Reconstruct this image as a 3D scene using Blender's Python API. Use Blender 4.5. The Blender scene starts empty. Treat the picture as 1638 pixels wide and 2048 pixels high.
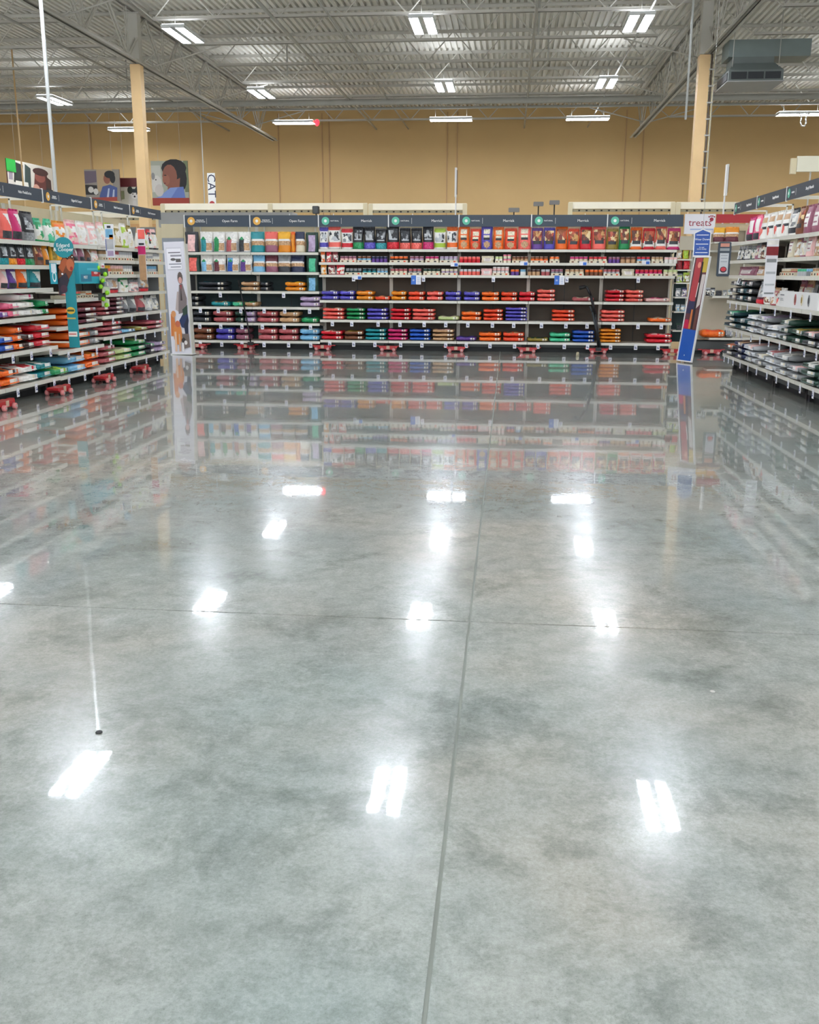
import bpy, bmesh, math, random
from mathutils import Vector, Matrix
PI = math.pi
S = bpy.context.scene
COL = S.collection
# ------------------------------------------------------------------ camera
F, PITCH, YAW, ROLL, H = 1950.0, 0.241, 0.098, 0.004, 1.43
cam = bpy.data.objects.new('camera', bpy.data.cameras.new('camera'))
COL.objects.link(cam); S.camera = cam
RM = (Matrix.Rotation(YAW, 3, 'Z') @ Matrix.Rotation(PI/2 - PITCH, 3, 'X') @ Matrix.Rotation(ROLL, 3, 'Z'))
cam.matrix_world = Matrix.Translation((0, 0, H)) @ RM.to_4x4()
cam.data.sensor_fit = 'HORIZONTAL'; cam.data.sensor_width = 36
cam.data.lens = 36*F/1638; cam.data.clip_end = 200; cam.data.clip_start = .05
# ------------------------------------------------------------------ world, exposure
W = bpy.data.worlds.new('world'); S.world = W; W.use_nodes = True
W.node_tree.nodes['Background'].inputs[0].default_value = (.95, .97, 1, 1)
W.node_tree.nodes['Background'].inputs[1].default_value = 1.2
S.view_settings.view_transform = 'Standard'; S.view_settings.look = 'None'
S.view_settings.gamma = 1; S.view_settings.use_curve_mapping = False
S.view_settings.exposure = 1.22
LAMP = 37.0      # emission of the lamp strips
UPL = 3.2       # emission of the glow strip added on each lamp to brighten the roof deck
# ------------------------------------------------------------------ photograph pixel -> point on a real plane
def ray(px, py):
    return RM @ Vector(((px-819)/F, -(py-1024)/F, -1))
def on_x(px, py, X):
    d = ray(px, py); t = X/d.x; return (d.y*t, H+d.z*t)          # Y, z
def on_y(px, py, Y):
    d = ray(px, py); t = Y/d.y; return (d.x*t, H+d.z*t)          # X, z
def on_z(px, py, z):
    d = ray(px, py); t = (z-H)/d.z; return (d.x*t, d.y*t)        # X, Y
def solve(px, O, U):                                              # s so that O + s*U falls in column px
    a = RM.transposed() @ (Vector(O)-Vector((0, 0, H))); b = RM.transposed() @ Vector(U)
    k = (px-819)/F
    return -(a.x + k*a.z)/(b.x + k*b.z)
# ------------------------------------------------------------------ colours and materials
def lin(c):
    return tuple(((v/255)/12.92 if v/255 <= .04045 else ((v/255+.055)/1.055)**2.4) for v in c)
PAL = dict(white=(232,230,224), cream=(222,212,186), black=(26,27,32), charcoal=(45,48,54), grey=(135,138,140), silver=(185,188,192),
 navy=(28,38,72), blue=(30,84,178), lightblue=(120,180,215), teal=(22,138,146), darkteal=(20,62,70), mint=(70,185,140), green=(24,140,80),
 darkgreen=(28,62,50), lime=(165,195,60), palelime=(190,205,140), olive=(140,120,40), yellow=(236,176,30), gold=(226,140,24), orange=(236,106,24),
 redorange=(226,72,34), red=(204,28,44), darkred=(130,24,34), coral=(236,104,92), pink=(232,110,140), palepink=(236,190,186), magenta=(196,30,104),
 purple=(96,60,140), indigo=(84,76,176), lilac=(180,160,190), mauve=(150,90,110), rose=(176,88,92), brown=(120,70,44), tan=(190,150,110), maroon=(96,34,48), skin=(176,112,84), darkbrown=(60,36,28))
WORD = dict(darkteal='dark teal', lightblue='light blue', palelime='pale green', redorange='red orange', darkred='dark red', palepink='pale pink', darkgreen='dark green', darkbrown='dark brown', rose='dusty rose')
def word(c): return WORD.get(c, c)
def rgb(c):
    return lin(PAL[c] if isinstance(c, str) else c)
MATS = {}
def mat(name, color=(200,200,200), rough=.5, metal=0, spec=.5, emit=0, bump=0, bscale=40, noise=0, nscale=3, coat=0):
    if name in MATS: return MATS[name]
    m = bpy.data.materials.new(name); m.use_nodes = True; MATS[name] = m
    nt = m.node_tree; b = nt.nodes['Principled BSDF']
    c = rgb(color); b.inputs['Base Color'].default_value = (*c, 1)
    b.inputs['Roughness'].default_value = rough; b.inputs['Metallic'].default_value = metal
    b.inputs['Specular IOR Level'].default_value = spec; b.inputs['Coat Weight'].default_value = coat
    if emit:
        b.inputs['Emission Color'].default_value = (*c, 1); b.inputs['Emission Strength'].default_value = emit
    tc = nt.nodes.new('ShaderNodeTexCoord')
    if noise:
        n = nt.nodes.new('ShaderNodeTexNoise'); n.inputs['Scale'].default_value = nscale; n.inputs['Detail'].default_value = 5
        nt.links.new(tc.outputs['Object'], n.inputs['Vector'])
        r = nt.nodes.new('ShaderNodeValToRGB')
        r.color_ramp.elements[0].position = .3; r.color_ramp.elements[1].position = .7
        r.color_ramp.elements[0].color = (*[v*(1-noise) for v in c], 1)
        r.color_ramp.elements[1].color = (*[min(1, v*(1+noise)) for v in c], 1)
        nt.links.new(n.outputs['Fac'], r.inputs['Fac']); nt.links.new(r.outputs['Color'], b.inputs['Base Color'])
    if bump:
        n = nt.nodes.new('ShaderNodeTexNoise'); n.inputs['Scale'].default_value = bscale; n.inputs['Detail'].default_value = 3
        nt.links.new(tc.outputs['Object'], n.inputs['Vector'])
        bp = nt.nodes.new('ShaderNodeBump'); bp.inputs['Strength'].default_value = bump; bp.inputs['Distance'].default_value = .02
        nt.links.new(n.outputs['Fac'], bp.inputs['Height']); nt.links.new(bp.outputs['Normal'], b.inputs['Normal'])
    return m
def vmat(name, rough, coat=0):                                    # colour printed on the surface, stored per face
    m = mat(name, (200,200,200), rough, coat=coat, bump=.12, bscale=30)
    a = m.node_tree.nodes.new('ShaderNodeAttribute'); a.attribute_name = 'Col'
    m.node_tree.links.new(a.outputs['Color'], m.node_tree.nodes['Principled BSDF'].inputs['Base Color'])
    return m
PRINT = vmat('printed_film', .42); CARD = vmat('printed_card', .6)
PHOTO = vmat('printed_board', .5)
shelf_m = mat('shelf_enamel', (214,212,200), .4, noise=.03, nscale=6)
cream_m = mat('cream_panel', (206,194,160), .55, noise=.04)
dark_m = mat('dark_back_panel', (84,76,66), .75, noise=.06, nscale=2)
teal_m = mat('dark_teal_back_panel', (36,56,58), .7, noise=.06, nscale=2)
greyp_m = mat('grey_panel', (160,160,158), .6, noise=.04)
beigep_m = mat('beige_panel', (180,172,152), .6, noise=.04)
black_m = mat('black_paint', (24,25,28), .5, noise=.05)
sign_m = mat('slate_sign', (46,60,74), .45, noise=.03)
white_m = mat('white_plastic', (228,228,226), .4, noise=.02)
letter_m = mat('white_lettering', (240,240,238), .5)
tag_m = mat('paper_tag', (232,232,236), .5, noise=.02)
red_m = mat('red_enamel', (176,34,40), .35, noise=.08)
wheel_m = mat('pink_wheel', (208,128,128), .5, noise=.05)
steel_m = mat('painted_steel', (176,175,168), .55, noise=.06, nscale=2)
deck_m = mat('roof_deck_steel', (222,219,210), .6, noise=.04, nscale=.6)
joist_m = mat('joist_steel', (196,193,184), .6, noise=.06, nscale=1)
col_m = mat('tan_column_paint', (222,188,138), .5, noise=.04)
hous_m = mat('lamp_housing', (225,228,228), .4, noise=.02)
lamp_m = mat('lamp_strip', (240,246,255), .5, emit=LAMP)
up_m = mat('added_uplight_glow', (240,246,255), .5, emit=UPL)  # glow added on the lamp tops to lift the deck brightness
alarm_m = mat('red_alarm_light', (255,30,40), .4, emit=3)
# ------------------------------------------------------------------ mesh builder
class MB:
    def __init__(s): s.v=[]; s.f=[]; s.c=[]; s.sm=[]
    def face(s, idx, c=None, smooth=False): s.f.append(idx); s.c.append(c); s.sm.append(smooth)
    def quad(s, pts, c=None):
        n=len(s.v); s.v += [tuple(p) for p in pts]; s.face(list(range(n, n+len(pts))), c)
    def box(s, x0,y0,z0,x1,y1,z1, c=None):
        n=len(s.v)
        s.v += [(x0,y0,z0),(x1,y0,z0),(x1,y1,z0),(x0,y1,z0),(x0,y0,z1),(x1,y0,z1),(x1,y1,z1),(x0,y1,z1)]
        for q in ((0,3,2,1),(4,5,6,7),(0,1,5,4),(1,2,6,5),(2,3,7,6),(3,0,4,7)): s.face([n+i for i in q], c)
    def bbox(s, x0,y0,z0,x1,y1,z1, b=.004, c=None):               # box with chamfered long edges
        n=len(s.v); b=min(b,(x1-x0)/3,(z1-z0)/3)
        pr=[(x0+b,z0),(x1-b,z0),(x1,z0+b),(x1,z1-b),(x1-b,z1),(x0+b,z1),(x0,z1-b),(x0,z0+b)]
        for y in (y0,y1): s.v += [(p[0],y,p[1]) for p in pr]
        for i in range(8): j=(i+1)%8; s.face([n+i,n+j,n+8+j,n+8+i][::-1], c)
        s.face([n+i for i in range(8)], c); s.face([n+15-i for i in range(8)], c)
    def tube(s, a, b, r, n=8, r2=None, c=None, smooth=True):
        a=Vector(a); b=Vector(b); d=(b-a).normalized(); r2=r if r2 is None else r2
        u=d.orthogonal().normalized(); w=d.cross(u); k=len(s.v)
        for P,R in ((a,r),(b,r2)):
            for i in range(n):
                t=2*PI*i/n; s.v.append(tuple(P+u*(R*math.cos(t))+w*(R*math.sin(t))))
        for i in range(n): j=(i+1)%n; s.face([k+i,k+j,k+n+j,k+n+i], c, smooth)
        s.face([k+n-1-i for i in range(n)], c); s.face([k+n+i for i in range(n)], c)
    def path(s, pts, r, n=8, c=None):
        for a,b in zip(pts, pts[1:]): s.tube(a,b,r,n,c=c)
    def lathe(s, prof, n=12, cols=None, axis='z', o=(0,0,0)):
        k=len(s.v)
        for R,z in prof:
            for i in range(n):
                t=2*PI*i/n; p=(R*math.cos(t),R*math.sin(t),z)
                if axis=='y': p=(p[0],p[2],p[1])
                if axis=='x': p=(p[2],p[0],p[1])
                s.v.append((p[0]+o[0],p[1]+o[1],p[2]+o[2]))
        for a in range(len(prof)-1):
            for i in range(n):
                j=(i+1)%n; s.face([k+a*n+i,k+a*n+j,k+(a+1)*n+j,k+(a+1)*n+i], cols[a] if cols else None, True)
        s.face([k+n-1-i for i in range(n)], cols[0] if cols else None)
        s.face([k+(len(prof)-1)*n+i for i in range(n)], cols[-1] if cols else None)
    def mesh(s, name, m):
        me=bpy.data.meshes.new(name); me.from_pydata(s.v, [], s.f); me.materials.append(m)
        me.polygons.foreach_set('use_smooth', s.sm)
        if any(c is not None for c in s.c):
            at=me.color_attributes.new('Col','FLOAT_COLOR','CORNER'); buf=[]
            for f,c in zip(s.f,s.c):
                cc=rgb(c if c is not None else 'white'); buf += [*cc,1]*len(f)
            at.data.foreach_set('color', buf)
        me.update(); return me
    def obj(s, name, m, parent=None, loc=(0,0,0), rot=(0,0,0)):
        return link(name, s.mesh(name, m), parent, loc, rot)
def link(name, me, parent=None, loc=(0,0,0), rot=(0,0,0)):
    o=bpy.data.objects.new(name, me); COL.objects.link(o); o.parent=parent; o.location=loc; o.rotation_euler=rot; return o
def tag(o, label, cat, group=None, kind=None):
    if label: o['label']=label
    if cat: o['category']=cat
    if group: o['group']=group
    if kind: o['kind']=kind
    return o
def thing(name, label, cat, loc=(0,0,0), rz=0, group=None):
    return tag(link(name, None, None, loc, (0,0,rz)), label, cat, group)
def box_o(name, m, b, parent=None, **k):
    q=MB(); q.box(*b); return q.obj(name, m, parent, **k)
TXT = {}
def text(s, size, m, parent, loc, rot=(PI/2,0,0), name='lettering', sx=1):
    key=(s,size)
    if key not in TXT:
        cu=bpy.data.curves.new('t','FONT'); cu.body=s; cu.size=size; cu.align_x='CENTER'; cu.align_y='CENTER'
        cu.extrude=.0012; cu.resolution_u=2; cu.space_line=.8
        o=bpy.data.objects.new('t',cu); COL.objects.link(o)
        me=bpy.data.meshes.new_from_object(o.evaluated_get(bpy.context.evaluated_depsgraph_get()))
        bpy.data.objects.remove(o); me.materials.clear(); me.materials.append(m); TXT[key]=me
    o=link(name, TXT[key], parent, loc, rot); o.scale=(sx,1,1); return o
ORD = ['first','second','third','fourth','fifth','sixth','seventh','eighth','ninth','tenth','eleventh','twelfth','thirteenth','fourteenth','fifteenth',
 'sixteenth','seventeenth','eighteenth','nineteenth','twentieth']
def nth(i):
    if i < 20: return ORD[i]
    n=i+1; return f"{n}{'th' if 10<n%100<20 else {1:'st',2:'nd',3:'rd'}.get(n%10,'th')}"

# ------------------------------------------------------------------ floor: four polished slabs with sawn joints
FX0, FX1, FY0, FY1 = -24, 20, -9, 37.5
def floor_mat():
    m=bpy.data.materials.new('polished_concrete'); m.use_nodes=True; nt=m.node_tree; b=nt.nodes['Principled BSDF']; N=nt.nodes.new; L=nt.links.new
    g=N('ShaderNodeNewGeometry')
    def noise(sc, det, dist=0, rough=.6):
        n=N('ShaderNodeTexNoise'); n.inputs['Scale'].default_value=sc; n.inputs['Detail'].default_value=det; n.inputs['Distortion'].default_value=dist
        n.inputs['Roughness'].default_value=rough
        L(g.outputs['Position'], n.inputs['Vector']); return n
    def ramp(n, stops):
        r=N('ShaderNodeValToRGB'); e=r.color_ramp.elements
        while len(e)<len(stops): e.new(.5)
        for i,(p,c) in enumerate(stops): e[i].position=p; e[i].color=(*(c if max(c)<=1 else lin(c)),1)
        L(n.outputs['Fac'], r.inputs['Fac']); return r
    def mix(a, bb, f, typ='MIX'):
        x=N('ShaderNodeMix'); x.data_type='RGBA'; x.blend_type=typ
        L(a, x.inputs[6]); L(bb, x.inputs[7])
        if isinstance(f,float): x.inputs[0].default_value=f
        else: L(f, x.inputs[0])
        return x.outputs[2]
    base=ramp(noise(.9,6,.15), [(.3,(138,146,143)),(.5,(161,165,160)),(.72,(186,184,175))])
    hue=ramp(noise(.35,3), [(.38,(150,163,160)),(.5,(165,167,161)),(.62,(194,180,164))])
    c=mix(base.outputs[0], hue.outputs[0], .55)
    blot=ramp(noise(1.9,12,.25,.75), [(.36,(.55,.58,.55)),(.49,(1,1,1))])
    c=mix(c, blot.outputs[0], .8, 'MULTIPLY')
    pale=ramp(noise(1.7,8,.2,.7), [(.56,(0,0,0)),(.72,(.12,.12,.11))])
    c=mix(c, pale.outputs[0], .8, 'ADD')
    mid=ramp(noise(9,9,.2,.8), [(.36,(.68,.7,.68)),(.58,(1,1,1))])
    c=mix(c, mid.outputs[0], .8, 'MULTIPLY')
    fine=ramp(noise(70,6,0,.9), [(.34,(.62,.62,.62)),(.62,(1,1,1))])
    c=mix(c, fine.outputs[0], .85, 'MULTIPLY')
    speck=ramp(noise(190,2), [(.28,(.6,.6,.6)),(.4,(1,1,1))])
    c=mix(c, speck.outputs[0], .5, 'MULTIPLY')
    L(c, b.inputs['Base Color'])
    rr=ramp(noise(2.2,7,.3), [(.3,(.15,.15,.15)),(.7,(.25,.25,.25))])
    L(rr.outputs[0], b.inputs['Roughness'])
    b.inputs['Specular IOR Level'].default_value=.2
    b.inputs['Coat Weight'].default_value=.8; b.inputs['Coat Roughness'].default_value=.026; b.inputs['Coat IOR'].default_value=1.5
    bp=N('ShaderNodeBump'); bp.inputs['Strength'].default_value=.05; bp.inputs['Distance'].default_value=.004
    L(noise(7,3).outputs['Fac'], bp.inputs['Height']); L(bp.outputs['Normal'], b.inputs['Normal'])
    L(bp.outputs['Normal'], b.inputs['Coat Normal'])
    return m
floor_m=floor_mat()
JX=on_z(848,2046,0)[0]; JY=on_z(935,1243,0)[1]
fl=box_o('floor', mat('joint_filler',(128,132,124),.7,noise=.1), (FX0,FY0,-.12,FX1,FY1,-.004)); tag(fl,None,None,kind='structure')
for a,b_ in ((FX0,JX-.005),(JX+.005,FX1)):
    for c,d in ((FY0,JY-.005),(JY+.005,FY1)): box_o('concrete_slab', floor_m, (a,c,-.0035,b_,d,0), fl)
# ------------------------------------------------------------------ walls, trims
WY=37.2
wall_m=mat('tan_wall_paint',(206,172,118),.75,noise=.03,nscale=.5)
tag(box_o('wall_back', wall_m, (FX0,WY,0,FX1,WY+.3,7.3)),None,None,kind='structure')
sidew_m=mat('pale_wall_paint',(214,206,190),.75,noise=.03,nscale=.5)
tag(box_o('wall_left', sidew_m, (FX0-.3,FY0,0,FX0,WY+.3,7.3)),None,None,kind='structure')
tag(box_o('wall_right', sidew_m, (FX1,FY0,0,FX1+.3,WY+.3,7.3)),None,None,kind='structure')
trim_m=mat('wall_joint_strip',(186,150,106),.7,noise=.03)
for i,px in enumerate((184,558,645,659,894,914,1249,1284)):
    X,_=on_y(px,330,WY-.04)
    t=box_o(f'trim_{i+1}', trim_m, (X-.02,WY-.035,0,X+.02,WY,7.0)); t['kind']='structure'
# ------------------------------------------------------------------ ceiling: corrugated steel deck
DZ=7.16
q=MB(); p=.1524; x=FX0; prof=[]
while x<FX1:
    prof += [(x,0),(x+.076,0),(x+.086,.065),(x+.142,.065)]; x+=p
prof.append((x,0))
n=len(prof)
for y in (FY0,WY): q.v += [(a,y,DZ+b) for a,b in prof]
for i in range(n-1): q.face([i,i+1,n+i+1,n+i])
q.box(FX0-.3,FY0,DZ+.1,FX1+.3,WY+.3,DZ+.2)
tag(q.obj('ceiling', deck_m),None,None,kind='structure')
# ------------------------------------------------------------------ girders (trusses running away from the camera)
ZB=5.95; ZT=7.0
GX=[-8.42,4.1]
GEND=36.2
SP=2.31; JROWS=[35.05-SP*k for k in range(13)]
def girder(X, side):
    t=thing('roof_girder', f'deep grey steel truss girder running to the back wall above the {side} column','girder',(X,0,ZB))
    hgt=ZT-ZB
    for nm,z in (('bottom_chord',0),('top_chord',hgt)):
        b=MB()
        for s in (-1,1):
            b.box(min(s*.03,s*.11),4,z,max(s*.03,s*.11),GEND,z+.012); b.box(min(s*.03,s*.042),4,z,max(s*.03,s*.042),GEND,z+.085)
        b.obj(nm, joist_m, t)
    k=0; y=JROWS[0]
    d=MB(); d.box(-.045,-.018,0,-.02,.018,1); d.box(.02,-.018,0,.045,.018,1); dm=d.mesh('web_member', joist_m)
    while y>8:
        half=SP/2
        for a,b_ in (((y,hgt),(y-half,.05)),((y-half,.05),(y-SP,hgt))):
            L=math.hypot(b_[0]-a[0],b_[1]-a[1]); o=link('web_member', dm, t, (0,a[0],a[1]))
            o.rotation_euler=(math.atan2(-(b_[0]-a[0]), b_[1]-a[1]),0,0); o.scale=(1,1,L)
        o=link('web_member', dm, t, (0,y-half,.06)); o.scale=(.6,.6,hgt-.06)
        y-=SP
    return t
girder(GX[0],'left'); girder(GX[1],'right')
# ------------------------------------------------------------------ open-web joists, one per bay and row
ZJ=6.43; ZJT=7.157
bays=[(GX[0]-12.2,GX[0]-.12,'left'),(GX[0]+.12,GX[1]-.12,'middle'),(GX[1]+.12,GX[1]+12.2,'right')]
rb=MB(); rb.tube((0,0,0),(0,0,1),.015,5,smooth=False); rod_me=rb.mesh('web_rod', joist_m)
def joist(x0,x1,Y,label,cat='joist',detail=True):
    t=thing('roof_joist',label,cat,((x0+x1)/2,Y,ZJ)); w=(x1-x0)/2; hh=ZJT-ZJ
    b=MB()
    for s in (-1,1): b.box(-w,min(s*.012,s*.055),hh-.006,w,max(s*.012,s*.06),hh); b.box(-w,min(s*.012,s*.018),hh-.065,w,max(s*.012,s*.018),hh)
    b.obj('top_chord', joist_m, t)
    b=MB(); wb=w-.9
    for s in (-1,1): b.box(-wb,min(s*.012,s*.055),0,wb,max(s*.012,s*.06),.006); b.box(-wb,min(s*.012,s*.018),0,wb,max(s*.012,s*.018),.06)
    b.obj('bottom_chord', joist_m, t)
    n=int(2*wb/1.22); st=2*wb/n; segs=[]
    for i in range(n):
        xa=-wb+i*st; segs += [((xa,.01),(xa+st/2,hh-.02)),((xa+st/2,hh-.02),(xa+st,.01))]
    segs += [((-w,hh-.02),(-wb,.01)),((wb,.01),(w,hh-.02))]
    if detail:
        for a,b_ in segs:
            o=link('web_rod', rod_me, t, (a[0],0,a[1])); L=math.hypot(b_[0]-a[0],b_[1]-a[1])
            o.rotation_euler=(0,math.atan2(b_[0]-a[0],b_[1]-a[1]),0); o.scale=(1,1,L)
    else:
        b=MB()
        for a,b_ in segs: b.tube((a[0],0,a[1]),(b_[0],0,b_[1]),.011,4,smooth=False)
        tag(b.obj('web', joist_m, t),None,None,kind='stuff')
for k,Y in enumerate(JROWS):
    for x0,x1,nm in bays:
        joist(x0,x1,Y,f'grey open-web roof joist in the {nm} bay, {nth(k)} row out from the back wall',detail=k<7)
# knee braces
def brace(name,a,b,r,label,cat='brace',m=joist_m,group=None):
    q=MB(); a=Vector(a); b=Vector(b); q.tube(a-a,b-a,r,6); return tag(q.obj(name,m,loc=a),label,cat,group)
for gi,(gx,sd) in enumerate(((GX[0],'left'),(GX[1],'right'))):
    for k in (1,3,5,7):
        for s,w_ in ((-1,'left'),(1,'right')):
            brace('knee_brace',(gx+s*.12,JROWS[k],ZB+.04),(gx+s*1.75,JROWS[k],ZJ-.02),.016,f'knee brace {w_} of the {sd} girder at {nth(k)} joist from wall')
# ------------------------------------------------------------------ pipes along and across the joists
def pipe(name,pts,r,label,cat='pipe',m=steel_m):
    q=MB(); o=Vector(pts[0]); q.path([Vector(p)-o for p in pts],r,8); return tag(q.obj(name,m,loc=o),label,cat)
for px,py,r,lab in ((1062,125,.03,'grey sprinkler pipe running away just right of the middle lamp column'),
                  (592,85,.035,'grey pipe running away under the joists beside the left girder'),
                  (716,114,.022,'thin grey conduit running away between the left girder and middle lamps'),
                  (1250,115,.022,'thin grey conduit above the right lamp column'),
                  (160,110,.03,'grey pipe running away over the far left bay')):
    X,_=on_z(px,py,ZJ-.05); pipe('ceiling_pipe',[(X,8,ZJ-.05),(X,WY-.5,ZJ-.05)],r,lab)
pm=on_z(820,203,ZJ-.12); pipe('sprinkler_main',[(-19,pm[1],ZJ-.12),(16,pm[1],ZJ-.12)],.085,'thick grey sprinkler main crossing below the joists near the back wall')
pm=on_z(820,216,ZJ-.06); pipe('sprinkler_main',[(-19,pm[1],ZJ-.06),(16,pm[1],ZJ-.06)],.04,'thinner grey pipe crossing behind the thick sprinkler main')
# short vertical drop sprinklers
for px,py in ((1077,68),(1096,118),(575,152),(255,182)):
    X,Y=on_z(px,py,ZJ-.1); pipe('sprinkler_drop',[(X,Y,DZ),(X,Y,ZJ-.12)],.02,{1077:'small sprinkler drop right of the front middle lamp',1096:'small sprinkler drop right of the second middle lamp',575:'dark sprinkler head left of the middle lamps',255:'dark sprinkler head beside the left column'}[px],'sprinkler')
# ------------------------------------------------------------------ columns
def column(px,py,label,cond=0):
    X,_=on_y(px,py,23.0); t=thing('steel_column',label,'column',(X,23.0,0)); b=MB()
    b.bbox(-.115,-.115,0,.115,.115,ZB-.01,.012); o=b.obj('shaft',col_m,t)
    # chamfers run along y in bbox, so the shaft is made of four faces with a base plate
    b=MB(); b.box(-.2,-.2,0,.2,.2,.02); b.obj('base_plate',col_m,t)
    b=MB(); b.box(-.11,-.11,ZB,.11,.11,ZT); b.obj('column_top',joist_m,t)
    b=MB(); b.box(-.16,-.13,ZT-.02,.16,.13,ZT+.01); b.obj('cap_plate',joist_m,t)
    if cond:
        b=MB(); b.tube((.15,-.1,1),(.15,-.1,ZB+.5),.018,6); b.obj('conduit',mat('dark_conduit',(88,74,62),.5,noise=.05),t)
        b=MB(); b.tube((.2,-.1,1),(.2,-.1,ZB+.5),.014,6); b.obj('conduit',cream_m,t)
        b=MB()
        for i in range(12): b.box(.1,-.12,2+i*.33,.22,-.1,2.03+i*.33)
        b.obj('conduit_strap',steel_m,t)
column(273,130,'tan square steel column standing behind the left wall gondola')
column(1408,120,'tan square steel column with conduit behind the blue hanging sign',1)
# ------------------------------------------------------------------ ceiling lamps
ZL=6.13
def lamp_mesh():
    h=MB()
    h.box(-.245,-.68,.03,.245,.68,.07)
    for s in (-.14,.14):
        h.box(s-.095,-.66,.0,s-.087,.66,.03); h.box(s+.087,-.66,.0,s+.095,.66,.03); h.box(s-.095,-.675,.0,s+.095,-.66,.03); h.box(s-.095,.66,.0,s+.095,.675,.03)
    l=[]
    b=MB()
    for k in (-.057,0,.057): b.box(k-.024,-.65,.008,k+.024,.65,.03)
    u=MB(); u.box(-.22,-.66,.0701,.22,.66,.085)  # added glowing strip that lights the deck from below
    return h.mesh('housing',hous_m), b.mesh('lamp_strips',lamp_m), u.mesh('added_uplight_strip',up_m)
HM,LM,UM=lamp_mesh()
def lamp(X,Y,rz,label,group=None,ZL=ZL):
    t=thing('ceiling_lamp',label,'ceiling lamp',(X,Y,ZL),rz,group)
    link('housing',HM,t)
    for s in (-.14,.14): link('lamp_strips',LM,t,(s,0,0))
    link('added_uplight_strip',UM,t)
    b=MB()
    for s in (-.5,.5): b.tube((0,s,.07),(0,s,ZJ-ZL+.02),.006,5)
    b.obj('hanger_rods',steel_m,t)
    return t
XS=[]
for px,py,lab in ((367,72,'bright twin-panel lamp beside the left girder, nearest of its column'),(847,53,'bright twin-panel lamp at the top middle of the ceiling'),
                  (1276,48,'bright twin-panel lamp left of the right girder, nearest of its column'),
                  (110,203,'bright twin-panel lamp in the far left bay, behind the white drop pipe'),(523,189,'bright twin-panel lamp in front of the end of the left girder'),
                  (890,175,'bright twin-panel lamp, second of the middle column'),(1212,168,'bright twin-panel lamp, second of the column left of the right girder')):
    X,Y=on_z(px,py,ZL); lamp(X,Y,0,lab); XS.append((X,Y))
for px,py,lab in ((258,261,'lamp set crosswise near the back wall behind the left column'),(588,247,'lamp set crosswise near the back wall with the red alarm light on its end'),
                  (902,241,'lamp set crosswise near the back wall in the middle'),(1175,239,'lamp set crosswise near the back wall left of the right girder end'),
                  (1600,230,'lamp set crosswise near the back wall at the far right with a loop of cord')):
    X,Y=on_z(px,py,ZL); lamp(X,Y,PI/2,lab)
    if px==588: RX=(X,Y)
    if px==1600: CX=(X,Y)
XC=[XS[0][0],XS[1][0]+.25,XS[2][0]]
RF=[on_z(160,1548,-ZL),on_z(776,1578,-ZL),on_z(1312,1600,-ZL)]
Y4=RF[1][1]; print('LAMPS',XS,RF)
YR=[Y4-7.1*k for k in range(0,4)]
XC=[(a+b_[0])/2 if 0 else b_[0] for a,b_ in zip(XC,RF)]
for r_,Y in enumerate(YR):
    for c_,X in enumerate([XC[0]-5.8]+XC+[XC[2]+6.0]):
        lamp(X,Y,0,f"overhead twin-panel lamp, {['far left','left','middle','right','far right'][c_]} column, {nth(r_)} row before the visible ones",'ceiling lamps overhead in front of the picture')
for X,Y,lab in ((XC[2]+6.1,XS[2][1]+.5,'twin-panel lamp in the far right bay outside the frame, nearer one'),(XC[2]+6.1,XS[6][1]+.5,'twin-panel lamp in the far right bay behind the air unit'),(XC[0]-5.8,XS[0][1],'twin-panel lamp in the far left bay outside the frame')):
    lamp(X,Y,0,lab)
for X,nm in ((-18.6,'left'),(15.0,'right')):  # unseen lamps added so more light bounces up to the roof deck
    for r_,Y in enumerate((33,27,20.8,13.2,6.1)): lamp(X,Y,0,f'added twin-panel lamp outside the frame near the {nm} wall, {nth(r_)} from the back')
# red alarm, cord loop
t=thing('alarm_light','small glowing red alarm light on the end of the crosswise lamp','alarm light',(RX[0]+.76,RX[1],ZL+.02))
b=MB(); b.lathe([(.03,-.1),(.07,-.05),(.08,0),(.07,.06),(.02,.1)],10); b.obj('red_lens',alarm_m,t)
b=MB(); b.box(-.09,-.03,-.02,-.05,.03,.05); b.obj('mount',steel_m,t)
b=MB(); pts=[(-.12,.33,.02),(-.12,0,.0),(-.04,0,-.12),(-.06,0,-.25),(-.02,0,-.36),(.07,0,-.37),(.11,0,-.27),(.08,0,-.14),(.18,0,0),(.18,.33,.02)]
b.path(pts,.016,6); tag(b.obj('cord_loop',white_m,loc=(CX[0],CX[1]-.35,ZL)),'white loop of cord hanging below the far right crosswise lamp','cord')
# ------------------------------------------------------------------ air unit
X,Z=on_y(1511,161,21.5)
t=thing('air_unit','grey ceiling air diffuser box with a dark slotted front at the upper right','air unit',(X,21.5,Z))
b=MB(); w=.53; b.v=[(-w,0,0),(w,0,0),(w,1.15,0),(-w,1.15,0),(-w,0,.2),(w,0,.2),(w,1.15,.2),(-w,1.15,.2),(-w*.75,.2,.36),(w*.75,.2,.36),(w*.75,.95,.36),(-w*.75,.95,.36)]
for f_ in ((0,1,5,4),(1,2,6,5),(2,3,7,6),(3,0,4,7),(4,5,9,8),(5,6,10,9),(6,7,11,10),(7,4,8,11),(8,9,10,11)): b.face(list(f_))
b.obj('diffuser_box',mat('galvanised_grey',(96,104,102),.5,noise=.08),t)
b=MB(); b.box(-w-.02,-.02,-.02,w+.02,1.17,-.001); b.obj('bottom_panel',greyp_m,t)
for i in range(3):
    b=MB(); a=-.48+i*.33; b.box(a,-.012,.035,a+.3,-.002,.165); b.obj('grille_slot',mat('dark_grille',(22,28,34),.5,noise=.05),t)
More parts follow.
